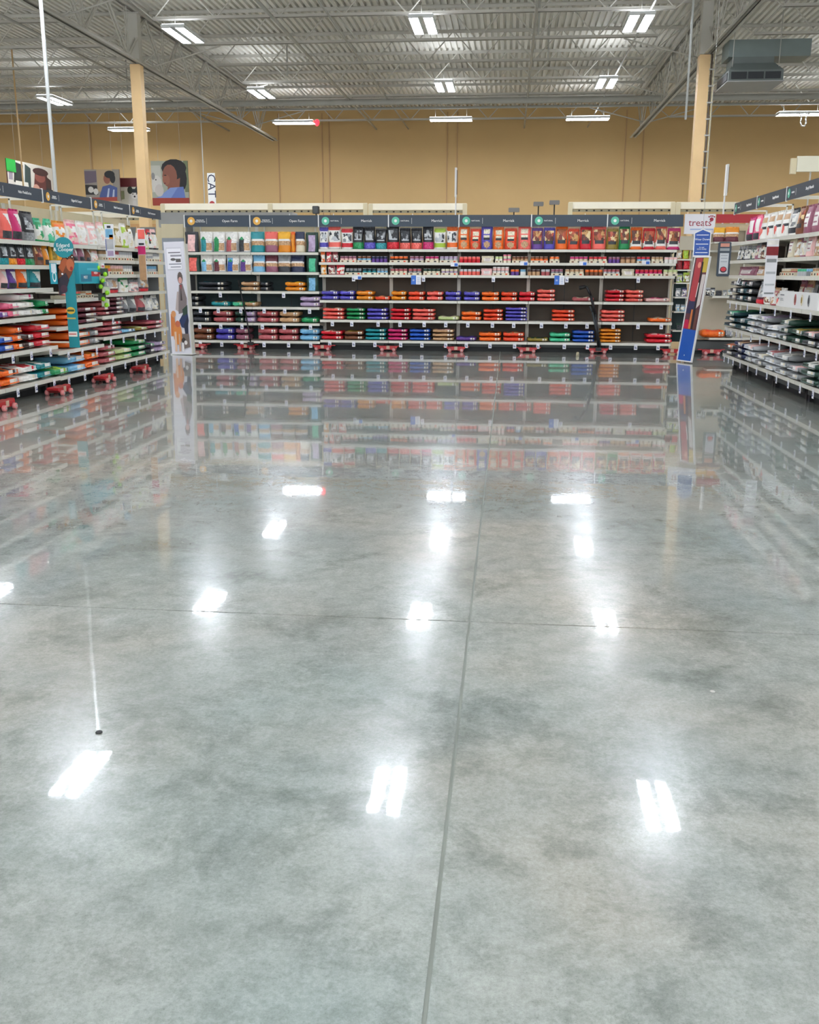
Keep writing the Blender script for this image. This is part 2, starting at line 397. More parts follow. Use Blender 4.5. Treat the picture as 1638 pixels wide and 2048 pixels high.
b=MB(); b.box(-w-.012,.1,.03,-w-.002,1.05,.165); b.obj('grille_slot',MATS['dark_grille'],t)
b=MB(); b.box(-.4,.3,.36,.4,.95,.5); b.obj('neck_duct',MATS['galvanised_grey'],t)
b=MB(); b.box(-.5,.3,.5001,1.1,1.0,.82); b.obj('supply_duct',mat('duct_sheet',(110,122,120),.45,noise=.08),t)
b=MB(); 
for s in (-.45,.45): b.tube((s,.1,.2),(s,.1,1.3),.008,5)
b.obj('hanger_rods',steel_m,t)
# ------------------------------------------------------------------ vertical drops
def drop(pxt,pyt,Y,z0,z1,r,lab,m):
    X,_=on_y(pxt,pyt,Y); q=MB(); q.tube((0,0,z0),(0,0,z1),r,8); return tag(q.obj('drop_pole',m,loc=(X,Y,0)),lab,'pole')
drop(97,200,14.0,.3,7.1,.027,'white power pole dropping from the roof behind the left wall gondola',mat('pole_white',(205,208,206),.4,noise=.03))
drop(38,270,27,2.0,7.16,.022,'thin tan drop pipe at the far left in front of the wall pictures',col_m)
drop(404,290,31,2.0,7.16,.016,'thin pale drop rod just left of the vertical CAT sign',MATS['pole_white'])
drop(1377,150,19.5,on_y(1375,239,19.5)[1],7.16,.02,'short white pipe hanging beside the right column',MATS['pole_white'])

# =================================================================== products
def zones(u,t,spec):
    for lim,c in spec:
        if t<=lim: return c
    return spec[-1][1]
MESH={}
def jitter(c,rng,a=10):
    v=PAL[c] if isinstance(c,str) else c; k=rng.uniform(-a,a); return tuple(max(4,min(250,x+k)) for x in v)
# standing bag: body with gusset and pinched top, a crimped seal, and a printed front label
def stand_meshes(style,c1,c2,w,h,d):
    key=('s',style,c1,c2,round(w,2),round(h,2),round(d,2))
    if key in MESH: return MESH[key]
    rng=random.Random(str(key)); nx,nz=6,9
    BODY=dict(plain=[(1,c1)],black=[(.05,'black'),(.32,c1),(.95,'black'),(1,c1)],tall=[(.14,c1),(1,c1)],bottle=[(.5,'silver'),(1,'white')],
        wave=[(.34,c1),(.58,'tan'),(.68,'white'),(1,c2 or c1)],crest=[(1,c1)],food=[(.16,c1),(.82,c1),(1,c1)],foodw=[(.14,c1),(.34,'white'),(1,c1)],
        animal=[(.1,'white'),(.32,c1),(.9,'white'),(1,c1)],treat=[(.12,c1),(.5,'white'),(.75,'white'),(1,c2 or c1)],
        kibble=[(.22,c1),(.34,'maroon'),(1,'silver')],box=[(.14,c1),(1,c1)])
    zs=BODY.get(style,BODY['plain']); wl=[rng.uniform(-1,1) for _ in range(9)]
    def P(i,j,sd,off=0):
        u=-1+2*i/nx; t=j/nz
        dd=d/2*(1-.86*t**2.2); dd*= (1-.72*abs(u)**3)
        dd += .006*math.sin(3*t*PI+wl[1]*3+u*2)*(1-abs(u))
        ww=w/2*(1-.05*math.sin(PI*min(1,t*1.1))) *(1 if t<.9 else 1)
        return (u*ww+.004*math.sin(t*7+wl[2]*3), sd*(max(dd,.004)+off), t*h)
    b=MB()
    for sd in (-1,1):
        k=len(b.v)
        for j in range(nz+1):
            for i in range(nx+1): b.v.append(P(i,j,sd))
        for j in range(nz):
            for i in range(nx):
                c=zones(0,(j+.5)/nz,zs); cc=jitter(c,rng,7)
                f_=[k+j*(nx+1)+i,k+j*(nx+1)+i+1,k+(j+1)*(nx+1)+i+1,k+(j+1)*(nx+1)+i]
                b.face(f_ if sd<0 else f_[::-1],cc,True)
    n1=(nx+1)*(nz+1)
    for j in range(nz):
        c=jitter(zones(0,(j+.5)/nz,zs),rng,5)
        a=j*(nx+1); b.face([a,a+nx+1,n1+a+nx+1,n1+a],c); a+=nx; b.face([a,n1+a,n1+a+nx+1,a+nx+1],c)
    b.face([i for i in range(nx,-1,-1)]+[n1+i for i in range(nx+1)],zs[0][1])
    top=zs[-1][1] if style!='black' else 'charcoal'
    m1=b.mesh('bag',PRINT)
    s=MB(); n=8; hw=w/2*.97
    for i in range(n):
        xa=-hw+2*hw*i/n; xb=-hw+2*hw*(i+1)/n; y=.003 if i%2 else -.003
        s.box(xa,y-.004,h-.004,xb,y+.004,h+.022,jitter(top,rng,14))
    m2=s.mesh('top_seal',PRINT)
    # printed label: a grid laid just over the front
    l=MB(); gx,gz=(12,16) if style not in ('plain','crest') else (6,8)
    sd=[(rng.uniform(-1,1),rng.uniform(0,1),rng.randrange(99)) for _ in range(26)]
    def vor(u,t,cols,a=10):
        q_=min(sd,key=lambda p:(p[0]-u)**2+((p[1]-t)*2.4)**2); return jitter(cols[q_[2]%len(cols)],rng,a)
    food=[(150,80,40),(200,150,90),(120,44,30),(226,200,150),(90,50,36),(190,90,60)]
    def lc(u,t):
        if style=='black': return (jitter('charcoal',rng,30) if t>.84 else vor(u,t,['charcoal','black','grey','silver'],8) if t>.48 and abs(u)<.7 else ('silver' if .40<t<=.46 and abs(u)<.7 else ('black' if t<.06 or t>.34 else jitter(c1,rng,26))))
        if style=='tall':
            if t>.62: return jitter('cream',rng,25) if abs(u)<.5 and t>.72 and t<.9 else c1
            if t>.42: return ('black' if abs(u)<.6 and t<.56 else (jitter('cream',rng,20) if abs(u)<.6 else c1))
            if t>.06: return jitter('tan' if math.hypot(u*1.0,(t-.22)*4)<.6 else c1,rng,20)
            return c1
        if style in('food','foodw'):
            if t>.42: return vor(u,t,food,10)
            if t>.24: return 'charcoal' if abs(u)<.7 else ('white' if style=='foodw' else c1)
            return 'white' if (style=='foodw' and t>.14) else c1
        if style=='bottle':
            if u<.05: return ('green' if .66<t<.84-.5*abs(u+.4) and -.7<u<-.1 else (jitter(c1,rng,12) if t<.68 else 'lightblue' if c1=='blue' else 'white'))
            return jitter('tan' if .1<t<.5 else 'white',rng,18)
        if style=='wave': return ('white' if .58<t<.7 else (jitter('tan',rng,25) if .36<t<=.58 else (c1 if t<=.36 else (c2 or c1))))
        if style=='crest': return jitter(c2 or 'silver',rng,14) if abs(u)<.68 and t<.86 else ('green' if t>.86 and abs(u)<.3 else c1)
        if style=='animal': return (c1 if .12<t<.3 or t>.88 else (vor(u,t,['charcoal','silver','white','grey'],8) if .36<t<.8 and math.hypot(u,(t-.58)*3)<.9 else ('charcoal' if .3<=t<.34 and abs(u)<.5 else 'white')))
        if style=='treat': return ('white' if .55<t<.72 and abs(u)<.6 else (c1 if t>.8 or t<.12 else vor(u,t,[c1,'white','cream',c2 or c1],8)))
        if style=='kibble': return vor(u,t,['silver','white','grey','tan'],10) if t>.34 else ('red' if t<.22 else 'maroon')
        if style=='flower': return ('coral' if math.hypot(u+.1,(t-.33)*3)<.5 else ('charcoal' if .45<=t<.55 and u>0 else ('tan' if t>.72 else 'white')))
        if style=='slant': return ('white' if u+t*1.6>1.05 and t>.35 else (c1 if t>.3 else jitter('charcoal',rng,12)))
        if style=='box': return ('mauve' if int(t*16)%3==0 and abs(u)<.4 else 'white') if abs(u)<.6 and .25<t<.8 else c1
        return jitter(c2 or c1,rng,22)
    for a in range(gx):
        for c_ in range(gz):
            u0=-.84+1.68*a/gx; u1=-.84+1.68*(a+1)/gx; t0=.05+.86*c_/gz; t1=.05+.86*(c_+1)/gz
            pts=[]
            for (u,t) in ((u0,t0),(u1,t0),(u1,t1),(u0,t1)):
                x,y,z=P((u+1)/2*nx,t*nz,-1,.0035); pts.append((x,y,z))
            l.quad(pts,lc((u0+u1)/2,(t0+t1)/2))
    m3=l.mesh('front_label',PRINT)
    MESH[key]=(m1,m2,m3); return MESH[key]
BAGK=dict(black='dark pet food bag',tall='tall pet food bag',bottle='pale food bag',wave='wave-banded food bag',crest='crest-labelled bag',food='bag with food picture',foodw='bag with food picture',
  animal='white bag with animal picture',treat='treat bag',kibble='kibble bag',flower='white bag with red flower print',slant='pouch with slanted white flash',box='carton',plain='pouch')
def stand(fr,px0,px1,z,h,style,c1,c2,where,idx,grp,d=.13,yo=.03,lean=0):
    s0=fr.s(px0,z); s1=fr.s(px1,z); w=abs(s1-s0)*(1.03 if fr.rz==0 else .99)
    ms=stand_meshes(style,c1,c2,w,h,d)
    L=fr.P((s0+s1)/2, yo+d/2+(h*math.sin(lean) if lean else 0), z+.002+d/2*math.sin(lean))
    desc=f'{word(c1)} {BAGK.get(style,"pouch")}, {nth(idx)} from left, {where}'
    t=thing('food_bag' if style!='box' else 'food_carton',desc,'bag' if style!='box' else 'carton',L,fr.rz,grp)
    t.rotation_euler.x=lean
    link('bag_body',ms[0],t); link('top_seal',ms[1],t); link('front_label',ms[2],t)
    return t
# lying bag (pillow) with end label and seam
def flat_meshes(c1,c2,w,d,h,var,big=False):
    key=('f',c1,c2,round(w,2),round(d,2),round(h,3),var,big)
    if key in MESH: return MESH[key]
    rng=random.Random(str(key)); nx,ny=12,5; b=MB(); ph=rng.uniform(0,6)
    def Z(u,v,sg):
        e=max(0,1-abs(u)**6)**.5*max(0,1-abs(v)**12)**.5
        z=h/2*(.5+.5*e)
        if sg>0: z-= (.009*(1+math.sin(u*5+ph))+.004*(1+math.sin(v*4+ph*2)))*e
        return h/2+sg*z*(.98 if sg>0 else 1)
    def XY(u,v): return (w/2*u*(1-.05*v*v), d/2*v*(1-.04*math.sin(u*3+ph)**2))
    for sg in (-1,1):
        k=len(b.v)
        for j in range(ny+1):
            for i in range(nx+1):
                u=-1+2*i/nx; v=-1+2*j/ny; x,y=XY(u,v); b.v.append((x,y,Z(u,v,sg)))
        for j in range(ny):
            for i in range(nx):
                a=k+j*(nx+1)+i; f_=[a,a+1,a+nx+2,a+nx+1]
                c=c1
                if sg>0 and 1<i<nx-2 and c2: c=c2 if (i*3+j*5+var)%4 else c1
                b.face(f_ if sg>0 else f_[::-1],jitter(c,rng,9),True)
    n1=(nx+1)*(ny+1)
    for i in range(nx):
        b.face([i,i+1,n1+i+1,n1+i],jitter(c1,rng,9),True); a=ny*(nx+1)+i; b.face([a+1,a,n1+a,n1+a+1],c1,True)
    for j in range(ny):
        a=j*(nx+1); b.face([a+nx+1,a,n1+a,n1+a+nx+1],c1,True); a+=nx; b.face([a,a+nx+1,n1+a+nx+1,n1+a],c1,True)
    m1=b.mesh('bag',PRINT)
    l=MB(); 
    us=(-.1,.35,.6,.8) if big else (.44,.6,.68,.84); y=-d/2-.004
    for u in us: l.v += [(w/2*u,y,h*.2),(w/2*u,y+.004,h*(.78 if big else .7))]
    for i,c in enumerate(('white',c2 or 'cream','silver') if big else ('white','charcoal','cream')): l.face([2*i,2*i+2,2*i+3,2*i+1],c)
    m2=l.mesh('end_label',PRINT)
    s=MB(); n=10
    for i in range(n):
        u0=-.9+1.8*i/n; u1=-.9+1.8*(i+1)/n; s.quad([(w/2*u0,-d/2-.001,h*.42),(w/2*u1,-d/2-.001,h*.42),(w/2*u1,-d/2-.016,h*.30),(w/2*u0,-d/2-.016,h*.30)],jitter(c1,rng,16))
    m3=s.mesh('end_seam',PRINT)
    MESH[key]=(m1,m2,m3); return MESH[key]
def flat(fr,px0,px1,z,n,c1,c2,where,idx,grp,h=.092,d=.44,yo=.03,rng=random.Random(3),tilt=0,tw=.012,tl=0):
    s0=fr.s(px0,z); s1=fr.s(px1,z); w=abs(s1-s0)*.95
    if h is None: h={1:.085,2:.088,3:.073}.get(n,.063)
    for k in range(n):
        top=(k==n-1 and n>1)
        ms=flat_meshes(c1, c2 if (c2 and (top or n==1)) else None, w,d,h,k%3,fr.rz!=0)
        L=fr.P((s0+s1)/2+rng.uniform(-.003,.003), yo+d/2+rng.uniform(0,.015), z+.006+k*h*1.005+tilt*.0)
        st='' if n==1 else (', bottommost' if k==0 else (', topmost' if top else f', {nth(k)} up'))
        t=thing('lying_food_bag',f'{word(c1)} flat bag, {nth(idx)} pile, {where}{st}','bag',L,fr.rz+rng.uniform(-tw,tw),grp)
        if tl: t.rotation_euler.x=rng.uniform(0,tl); t.rotation_euler.y=rng.uniform(-tl,tl)*.6; t.location.z+=.008
        link('bag_body',ms[0],t); link('end_label',ms[1],t); link('end_seam',ms[2],t)
# cans and small pots
def can_mesh(c1,c2,r,h):
    h=h*1.25
    key=('c',c1,c2,round(r,3),round(h,3))
    if key not in MESH:
        b=MB(); b.lathe([(r*.93,0),(r,.004),(r,h*.35),(r,h*.62),(r,h-.006),(r*.94,h-.001),(r*.9,h-.004)],12,['silver',c2,c2,c1,'silver','silver']); MESH[key]=b.mesh('can',CARD)
    return MESH[key]
def tray_mesh(w,d,h):
    key=('t',round(w,2),round(d,2),round(h,3))
    if key not in MESH:
        b=MB(); b.box(-w/2,-d/2,0,w/2,-d/2+.004,h,'cream'); b.box(-w/2,-d/2+.004,0,-w/2+.004,d/2,h,'cream'); b.box(w/2-.004,-d/2+.004,0,w/2,d/2,h,'cream'); b.box(-w/2,-d/2+.004,0,w/2,d/2,.004,'cream')
        MESH[key]=b.mesh('tray',CARD)
        b=MB(); nn=max(2,int(w/.09))
        for i in range(nn):
            a=-w/2+w*(i+.3)/nn; b.box(a,-d/2-.002,h*.25,a+w/nn*.36,-d/2,h*.75,('brown','charcoal','redorange')[i%3])
        MESH[key+('p',)]=b.mesh('printed_marks',CARD)
    return MESH[key],MESH[key+('p',)]
def cans(fr,px0,px1,z,c1,c2,where,idx,grp,h=.085,n=None,tray=True,rows=1,yo=.03,rng=random.Random(7)):
    s0=fr.s(px0,z); s1=fr.s(px1,z); W_=abs(s1-s0); n=n or max(1,round(W_/.08)); r=W_/n/2*.94
    lo=min(s0,s1)
    th=.0
    if tray:
        a,b=tray_mesh(W_*.99,.2,.045); t=thing('cardboard_tray',f'cream tray of {word(c1)} cans, {nth(idx)} group, {where}','tray',fr.P((s0+s1)/2,yo+.1,z),fr.rz,grp+' trays')
        link('tray_body',a,t); link('printed_marks',b,t); th=.005
    me=can_mesh(c1,c2,r,h)
    for k in range(rows):
        for i in range(n):
            o=link('food_can',me,None,fr.P(lo+W_*(i+.5)/n,yo+.012+r,z+th+k*(h*1.25+.002)),(0,0,fr.rz+rng.uniform(0,3)))
            tag(o,f'{word(c1)} can, {nth(i)} in {nth(idx)} group, {where}'+(', upper' if k else ''),'can',grp)
# =================================================================== gondola bays
class Frame:
    def __init__(s,o,rz): s.o=Vector(o); s.rz=rz; s.u=Vector((math.cos(rz),math.sin(rz),0)); s.v=Vector((-math.sin(rz),math.cos(rz),0))
    def s(s,px,z,y=0): return solve(px, s.o+s.v*y+Vector((0,0,z)), s.u)
    def P(s,a,y,z): return s.o+s.u*a+s.v*y+Vector((0,0,z))
Frame.s = lambda self,px,z,y=0: solve(px, self.o+self.v*y+Vector((0,0,z)), self.u)
tagm=MB(); tagm.box(-.03,-.002,-.085,.03,.0,0); tagm.box(-.03,-.004,-.012,.03,-.002,.012); TAG=tagm.mesh('price_tag',tag_m)
tl=MB(); tl.box(-.018,-.0035,-.06,.018,-.0022,-.045); tl.box(-.02,-.0035,-.038,.004,-.0022,-.028); TAGP=tl.mesh('tag_print',mat('tag_ink',(90,100,150),.5))
def bay(fr,s0,s1,shelves,label,back,depth=.46,toph=2.2,header=None,endcap=(0,0),kick=.12,lift=.0,hy=0,grp=None,endp=()):
    w=s1-s0; t=thing('gondola_bay',label,'shelving',fr.P(s0,0,0),fr.rz,grp); D=depth+.04
    for a in (.001,w-.031): box_o('upright_post',shelf_m,(a,D,.09,a+.03,D+.05,toph),t)
    b=MB(); zb=shelves[-1][0]; b.box(.03,D+.01,zb,w-.03,D+.025,shelves[0][0]); b.obj('back_panel',back,t)
    n=2
    for i in range(1,n):
        b=MB(); b.box(w*i/n-.006,D+.004,zb,w*i/n+.006,D+.0095,shelves[0][0]); b.obj('panel_joint',black_m,t)
    b=MB(); b.box(.03,D+.01,shelves[0][0]+.001,w-.03,D+.025,toph); b.obj('top_panel',cream_m,t)
    rngb=random.Random(label)
    for k,(z,tags) in enumerate(shelves):
        yy=0
        b=MB(); b.bbox(.006,yy+.004,z-.03,w-.006,D,z-.001,.003); sh=b.obj('shelf',shelf_m,t)
        b=MB(); b.box(.004,yy-.008,z-.042,w-.004,yy+.0035,z+.004); b.obj('price_rail',shelf_m,sh)
        for a in (.008,w-.02):
            b=MB(); b.v+= [(a,.08,z-.03),(a+.012,.08,z-.03),(a+.012,D,z-.03),(a,D,z-.03),(a,D,z-.07),(a+.012,D,z-.07)]; n_=len(b.v)-6; b.face([n_,n_+3,n_+4]); b.face([n_+1,n_+5,n_+2]); b.face([n_,n_+4,n_+5,n_+1]); b.face([n_,n_+1,n_+2,n_+3]); b.face([n_+3,n_+2,n_+5,n_+4]); b.obj('bracket',shelf_m,sh)
        for i in range(tags):
            a=w*(i+.5)/tags+rngb.uniform(-.04,.04)
            link('price_tag',TAG,sh,(a,yy-.012,z-.03)); link('tag_print',TAGP,sh,(a,yy-.0165,z-.03))
    b=MB(); b.box(.1,.12,.09,w-.1,.14,zb-.045); b.obj('kick_plate',mat('dark_kick',(70,76,76),.5,noise=.1),t)
    for a in (.03,w-.09): box_o('base_foot',black_m,(a,.15,.0,a+.06,.199,zb-.045),t)
    for e_ in endp: box_o('end_panel',mat('end_panel_grey',(120,122,124),.6,noise=.05),((w+.001 if e_ else -.02),.12,.06,(w+.02 if e_ else -.001),D+.05,toph-.1),t)
    b=MB(); b.box(.001,.2,.0,w-.001,D+.049,zb-.05); b.obj('gap_shade_box',mat('gap_shade',(30,34,36),.6,noise=.1),t)  # dark box put in for the shade in the gap under the bay
    if header:
        b=MB(); x0,x1,z0,z1,msg,bc,btxt=header
        x0-=s0; x1-=s0
        b.box(x0+.019,hy-.012,z0,x1-.001,hy,z1); hs=b.obj('header_sign',sign_m,t)
        b=MB(); b.box(x0+.0,hy-.016,z0-.01,x0+.018,hy+.004,z1+.01); b.obj('header_divider',white_m,hs)
        zc=(z0+z1)/2; q=z1-z0
        b=MB(); b.lathe([(q*.34,0),(q*.36,.002),(q*.3,.004)],16,axis='y'); b.obj('round_badge',mat('badge_'+bc,{'gold':(232,176,80),'mint':(96,190,160)}[bc],.5),hs,(x0+.14,hy-.018,zc))
        b=MB(); b.lathe([(q*.14,0),(q*.12,.002)],6,axis='y'); b.obj('badge_symbol',letter_m,hs,(x0+.14,hy-.021,zc))
        text(btxt,q*.17,letter_m,hs,(x0+.31,hy-.0135,zc))
        b=MB(); b.box(x0+.43,hy-.014,zc-q*.25,x0+.434,hy-.0125,zc+q*.25); b.obj('divider_line',letter_m,hs)
        text(msg,q*.31,letter_m,hs,((x0+.5+x1)/2,hy-.0135,zc))
        b=MB()
        for a in (x0+.15,x1-.15): b.box(a-.01,hy+.002,z0+.03,a+.01,D+.01,z0+.05); b.box(a-.01,D-.01,toph-.2,a+.01,D+.01,z0+.05) if z0+.05>toph-.2 else None
        b.obj('sign_bracket',shelf_m,t)
    return t
# ---- back gondola
YB=18.3
fb=Frame((0,YB,0),0)
def zb_(py,px=860,Y=YB): return on_y(px,py,Y)[1]
def sb(px): return on_y(px,560,YB)[0]
ZH=(zb_(453.5,870),zb_(430,870))
hp=[368,499,636,776,917,1062,1214,1367]
ZL_=[zb_(505,500),zb_(544.5,500),zb_(582.5,500),zb_(614,500),zb_(646,500),zb_(681.5,500)]
ZR_=[zb_(499),zb_(525.5),zb_(550.5),zb_(602),zb_(641.5),zb_(682.5)]
xs=[on_y(p_,440,YB)[0] for p_ in hp]; xs[-1]=sb(1350); xh=[on_y(p_,440,YB)[0] for p_ in hp]
names=['Open Farm']*2+['Merrick']*5
wb=['at the left end of the back run','second from the left in the back run','third from the left in the back run','in the middle of the back run','right of the middle of the back run','second from the right in the back run, by the bent lever','at the right end of the back run']
for i in range(7):
    L=ZL_ if i<2 else ZR_
    tg=[0,0,3,3,3,3] if i<2 else [0,0,1,0,3,3]
    tg=[(1 if (i in (0,1) and k==2) else v) for k,v in enumerate(tg)]
    bay(fb,xs[i],xs[i+1],[(z,tg[k]) for k,z in enumerate(L)],f'white shelving bay {wb[i]}',teal_m if i<2 else dark_m,
        header=(xh[i],xh[i+1],ZH[0],ZH[1],names[i],'gold' if i<2 else 'mint','PREMIUM\nNUTRITION' if i<2 else 'NATURAL'),toph=2.36,endp=(0,) if i==0 else ())
# end panel (grey, lighter) at right and left of the back run
GB='food bags on the back run'
for rowi,(z,h,row,where) in enumerate((
 (ZL_[0],.35,'369-395 crest charcoal palepink|399-424 bottle teal|425-449 bottle green|450-474 bottle rose|475-500 bottle charcoal|501-527 wave teal teal|529-554 wave mauve coral|555-580 wave gold yellow|581-589 plain orange gold|590-608 wave cream navy|611-635 crest darkgreen lilac','top shelf of left back bays'),
 (ZL_[1],.285,'372-398 crest darkgreen coral|400-424 bottle lightblue|425-450 bottle maroon|452-477 bottle blue|478-503 bottle purple|505-528 wave lightblue lightblue|530-554 wave mauve maroon|555-580 wave charcoal grey|581-607 wave navy navy|612-635 crest darkgreen mint','second shelf of left back bays'),
 (ZR_[0],.40,'638-655 animal indigo|656-680 animal coral|682-704 animal red|705-726 black green|727-749 black indigo|750-772 black teal|773-797 black red|799-820 black coral|822-843 black coral|845-866 black magenta|868-890 animal lime|893-914 animal orange|916-938 tall orange|940-961 tall redorange|962-984 tall indigo|986-1007 tall orange|1009-1033 tall redorange|1036-1061 tall coral|1063-1085 food purple|1087-1109 food indigo|1111-1134 food orange|1136-1158 food redorange|1160-1183 food red|1185-1211 food coral|1213-1236 food olive|1238-1259 food green|1261-1284 foodw orange|1286-1309 foodw red|1311-1333 foodw coral|1335-1360 foodw magenta','top shelf of long back section'))):
    for i,e in enumerate(row.split('|')):
        a=e.split(); p0,p1=map(float,a[0].split('-'))
        hh=h*(.93+.07*math.sin(i*2.3)) if rowi==2 else h
        st=a[1]
        if rowi<2 and st=='crest' and i>5: hh=h*.97
        stand(fb,p0,p1,z,hh,st,a[2],a[3] if len(a)>3 else None,where,i,GB)
stand(fb,612,635,ZL_[2],.27,'crest','darkgreen','lightblue','third shelf, left back bays',0,GB)
def flats(fr,z,row,where,grp,**kw):
    for i,e in enumerate(row.split('|')):
        a=e.split(); p0,p1=map(float,a[0].split('-')); flat(fr,p0,p1,z,int(a[1]),a[2],a[3] if len(a)>3 else None,where,i,grp,**kw)
GF='lying food bags on the back run'
flats(fb,ZL_[2],'394-452 2 charcoal darkteal|480-518 2 tan brown|519-536 2 charcoal darkteal|568-610 2 gold yellow','third shelf, left back bays',GF,h=.088)
flats(fb,ZL_[3],'372-398 2 charcoal black|420-458 1 teal tan|463-484 1 mint tan|488-512 1 tan green|598-640 2 lilac','fourth shelf, left back bays',GF,h=.1)
flats(fb,ZL_[4],'384-420 2 charcoal darkteal|424-464 2 rose tan|469-486 2 darkgreen mauve|489-509 2 lilac darkgreen|512-555 2 rose coral|557-598 2 tan darkgreen|600-635 1 green mint','fifth shelf, left back bays',GF,h=.112)
flats(fb,ZL_[5],'385-426 2 brown rose|430-467 2 indigo lightblue|470-497 2 mauve purple|514-554 2 rose coral|556-596 2 rose brown|598-638 2 lightblue silver','bottom shelf, left back bays',GF,h=.118)
flats(fb,ZR_[3],'641-677 2 indigo silver|678-709 2 indigo silver|711-747 2 gold orange|749-779 1 redorange tan|781-812 2 gold orange|815-849 2 redorange brown|852-886 2 coral redorange|889-922 2 indigo charcoal|926-960 2 indigo grey|962-999 2 orange brown|1001-1035 2 redorange brown|1037-1071 2 red coral|1073-1111 3 coral tan|1145-1190 1 rose cream|1211-1250 3 red white|1251-1288 3 coral tan|1291-1342 1 palepink magenta','fourth shelf, long back section',GF,h=None)
flats(fb,ZR_[4],'643-688 3 coral cream|691-730 3 green grey|732-776 3 indigo charcoal|779-821 3 red darkbrown|823-870 3 coral darkbrown|874-919 1 palelime cream|921-963 2 orange tan|965-1007 3 redorange coral|1009-1055 4 indigo mauve|1103-1151 3 redorange brown|1201-1251 3 coral darkred|1298-1345 1 orange cream','fifth shelf, long back section',GF,h=None)
flats(fb,ZR_[5],'640-685 2 red cream|687-727 2 brown olive|729-772 3 teal darkteal|774-815 3 magenta navy|817-861 3 blue navy|863-908 3 tan palepink|910-953 1 purple indigo|956-1003 2 orange brown|1005-1050 2 redorange tan|1053-1097 1 olive darkgreen|1098-1142 2 mint green|1144-1190 3 blue indigo|1199-1243 4 gold orange|1291-1346 2 red palepink','bottom shelf, long back section',GF,h=None)
def canrow(fr,z,row,where,grp,**kw):
    for i,e in enumerate(row.split('|')):
        a=e.split(); p0,p1=map(float,a[0].split('-')); k=a[1]
        if k=='bag': stand(fr,p0,p1,z,float(a[4]) if len(a)>4 else .17,a[3] if len(a)>3 else 'treat',a[2],None,where,i,grp,d=.06)
        elif k=='carton': stand(fr,p0,p1,z,float(a[3]) if len(a)>3 else .1,'box',a[2],None,where,i,grp,d=.12)
        else: cans(fr,p0,p1,z,a[2],a[3] if len(a)>3 else 'cream',where,i,grp,rows=2 if k.startswith('two') else 1,tray='no' not in k,h=.06 if k.startswith('two') else kw.get('h',.09))
GC='pet food cans on the back run'
canrow(fb,ZR_[1],'641-649 bag orange|652-662 bag red|664-675 bag darkred|679-712 can mauve palepink|714-741 can brown lightblue|742-774 canno navy purple|779-815 can orange darkbrown|819-847 can mauve lilac|850-877 can magenta cream|879-915 can lilac silver|918-960 canno coral red|963-987 carton cream|990-1005 can palelime white|1006-1022 twono pink cream|1024-1056 can brown tan|1061-1096 can brown orange|1099-1119 can orange cream|1140-1176 can magenta cream|1178-1214 can red cream|1217-1240 canno mauve purple|1241-1272 canno brown tan|1274-1301 can red lightblue|1303-1327 can tan cream|1329-1356 canno palepink white','second shelf, long back run','pet food cans on the upper can shelf')
canrow(fb,ZR_[2],'641-652 bag gold|656-670 bag darkred|672-688 bag red|690-722 can grey darkteal|724-752 can darkteal teal|753-775 can grey lightblue|780-814 can rose cream|816-842 can rose grey|846-880 can darkgreen cream|882-915 can cream lilac|918-960 canno silver coral|962-984 carton palepink|985-1018 two white palepink|1021-1038 canno orange purple|1040-1052 canno lightblue white|1055-1080 canno darkbrown tan|1082-1100 canno silver rose|1102-1126 can mauve grey|1130-1168 can tan cream|1170-1206 canno orange brown|1207-1240 can rose silver|1244-1269 carton cream darkbrown 0.1|1271-1325 can red magenta|1327-1356 can palelime cream'.replace('cream darkbrown 0.1','cream'),'third shelf, long back run','pet food cans on the lower can shelf')
# ---- blue and white price flags on the back run, empty tray
def flag(px,z,lab,Y=YB):
    X,_=on_y(px,556,Y-.05); t=thing('shelf_flag',lab,'sign',(X,Y-.05,z),0)
    q=MB(); q.box(-.09,0,-.16,0,.003,0); q.obj('blue_card',mat('blue_card',(52,110,200),.5),t)
    q=MB(); q.box(.0005,0,-.16,.09,.003,0); q.obj('white_card',tag_m,t)
    q=MB(); 
    for k in range(4): q.box(.02,-.002,-.14+k*.03,.07,-.0005,-.13+k*.03)
    q.box(-.065,-.002,-.1,-.03,-.0005,-.07); q.obj('printed_marks',mat('pale_ink',(150,170,205),.5),t)
flag(832,zb_(551),'blue and white card hanging from the can shelf below the middle sign'); flag(1119,zb_(550),'blue and white card hanging from the can shelf left of the right signs')
for px,py,lab in ((716,555,'small grey coupon card under the lower can shelf, left'),(909,529,'small grey coupon card between can shelves, middle'),(1048,527,'small blue-white coupon card right of the middle'),(1166,527,'small blue-white coupon card left of the last back bay'),(1292,525,'small blue-white coupon card in the last back bay')):
    X,z=on_y(px,py,YB-.03); t=thing('coupon_card',lab,'card',(X,YB-.04,z)); box_o('card',tag_m,(-.07,0,-.035,.07,.004,.035),t); box_o('blue_block',mat('blue_card'),(0,-.002,-.03,.06,-.0005,.02),t)
# ---- left gondola
XL=-5.4
fl_=Frame((XL,0,0),PI/2)
def zl(px,py): return on_x(px,py,XL)[1]
yl=lambda px: solve(px,(XL,0,1.0),(0,1,0))

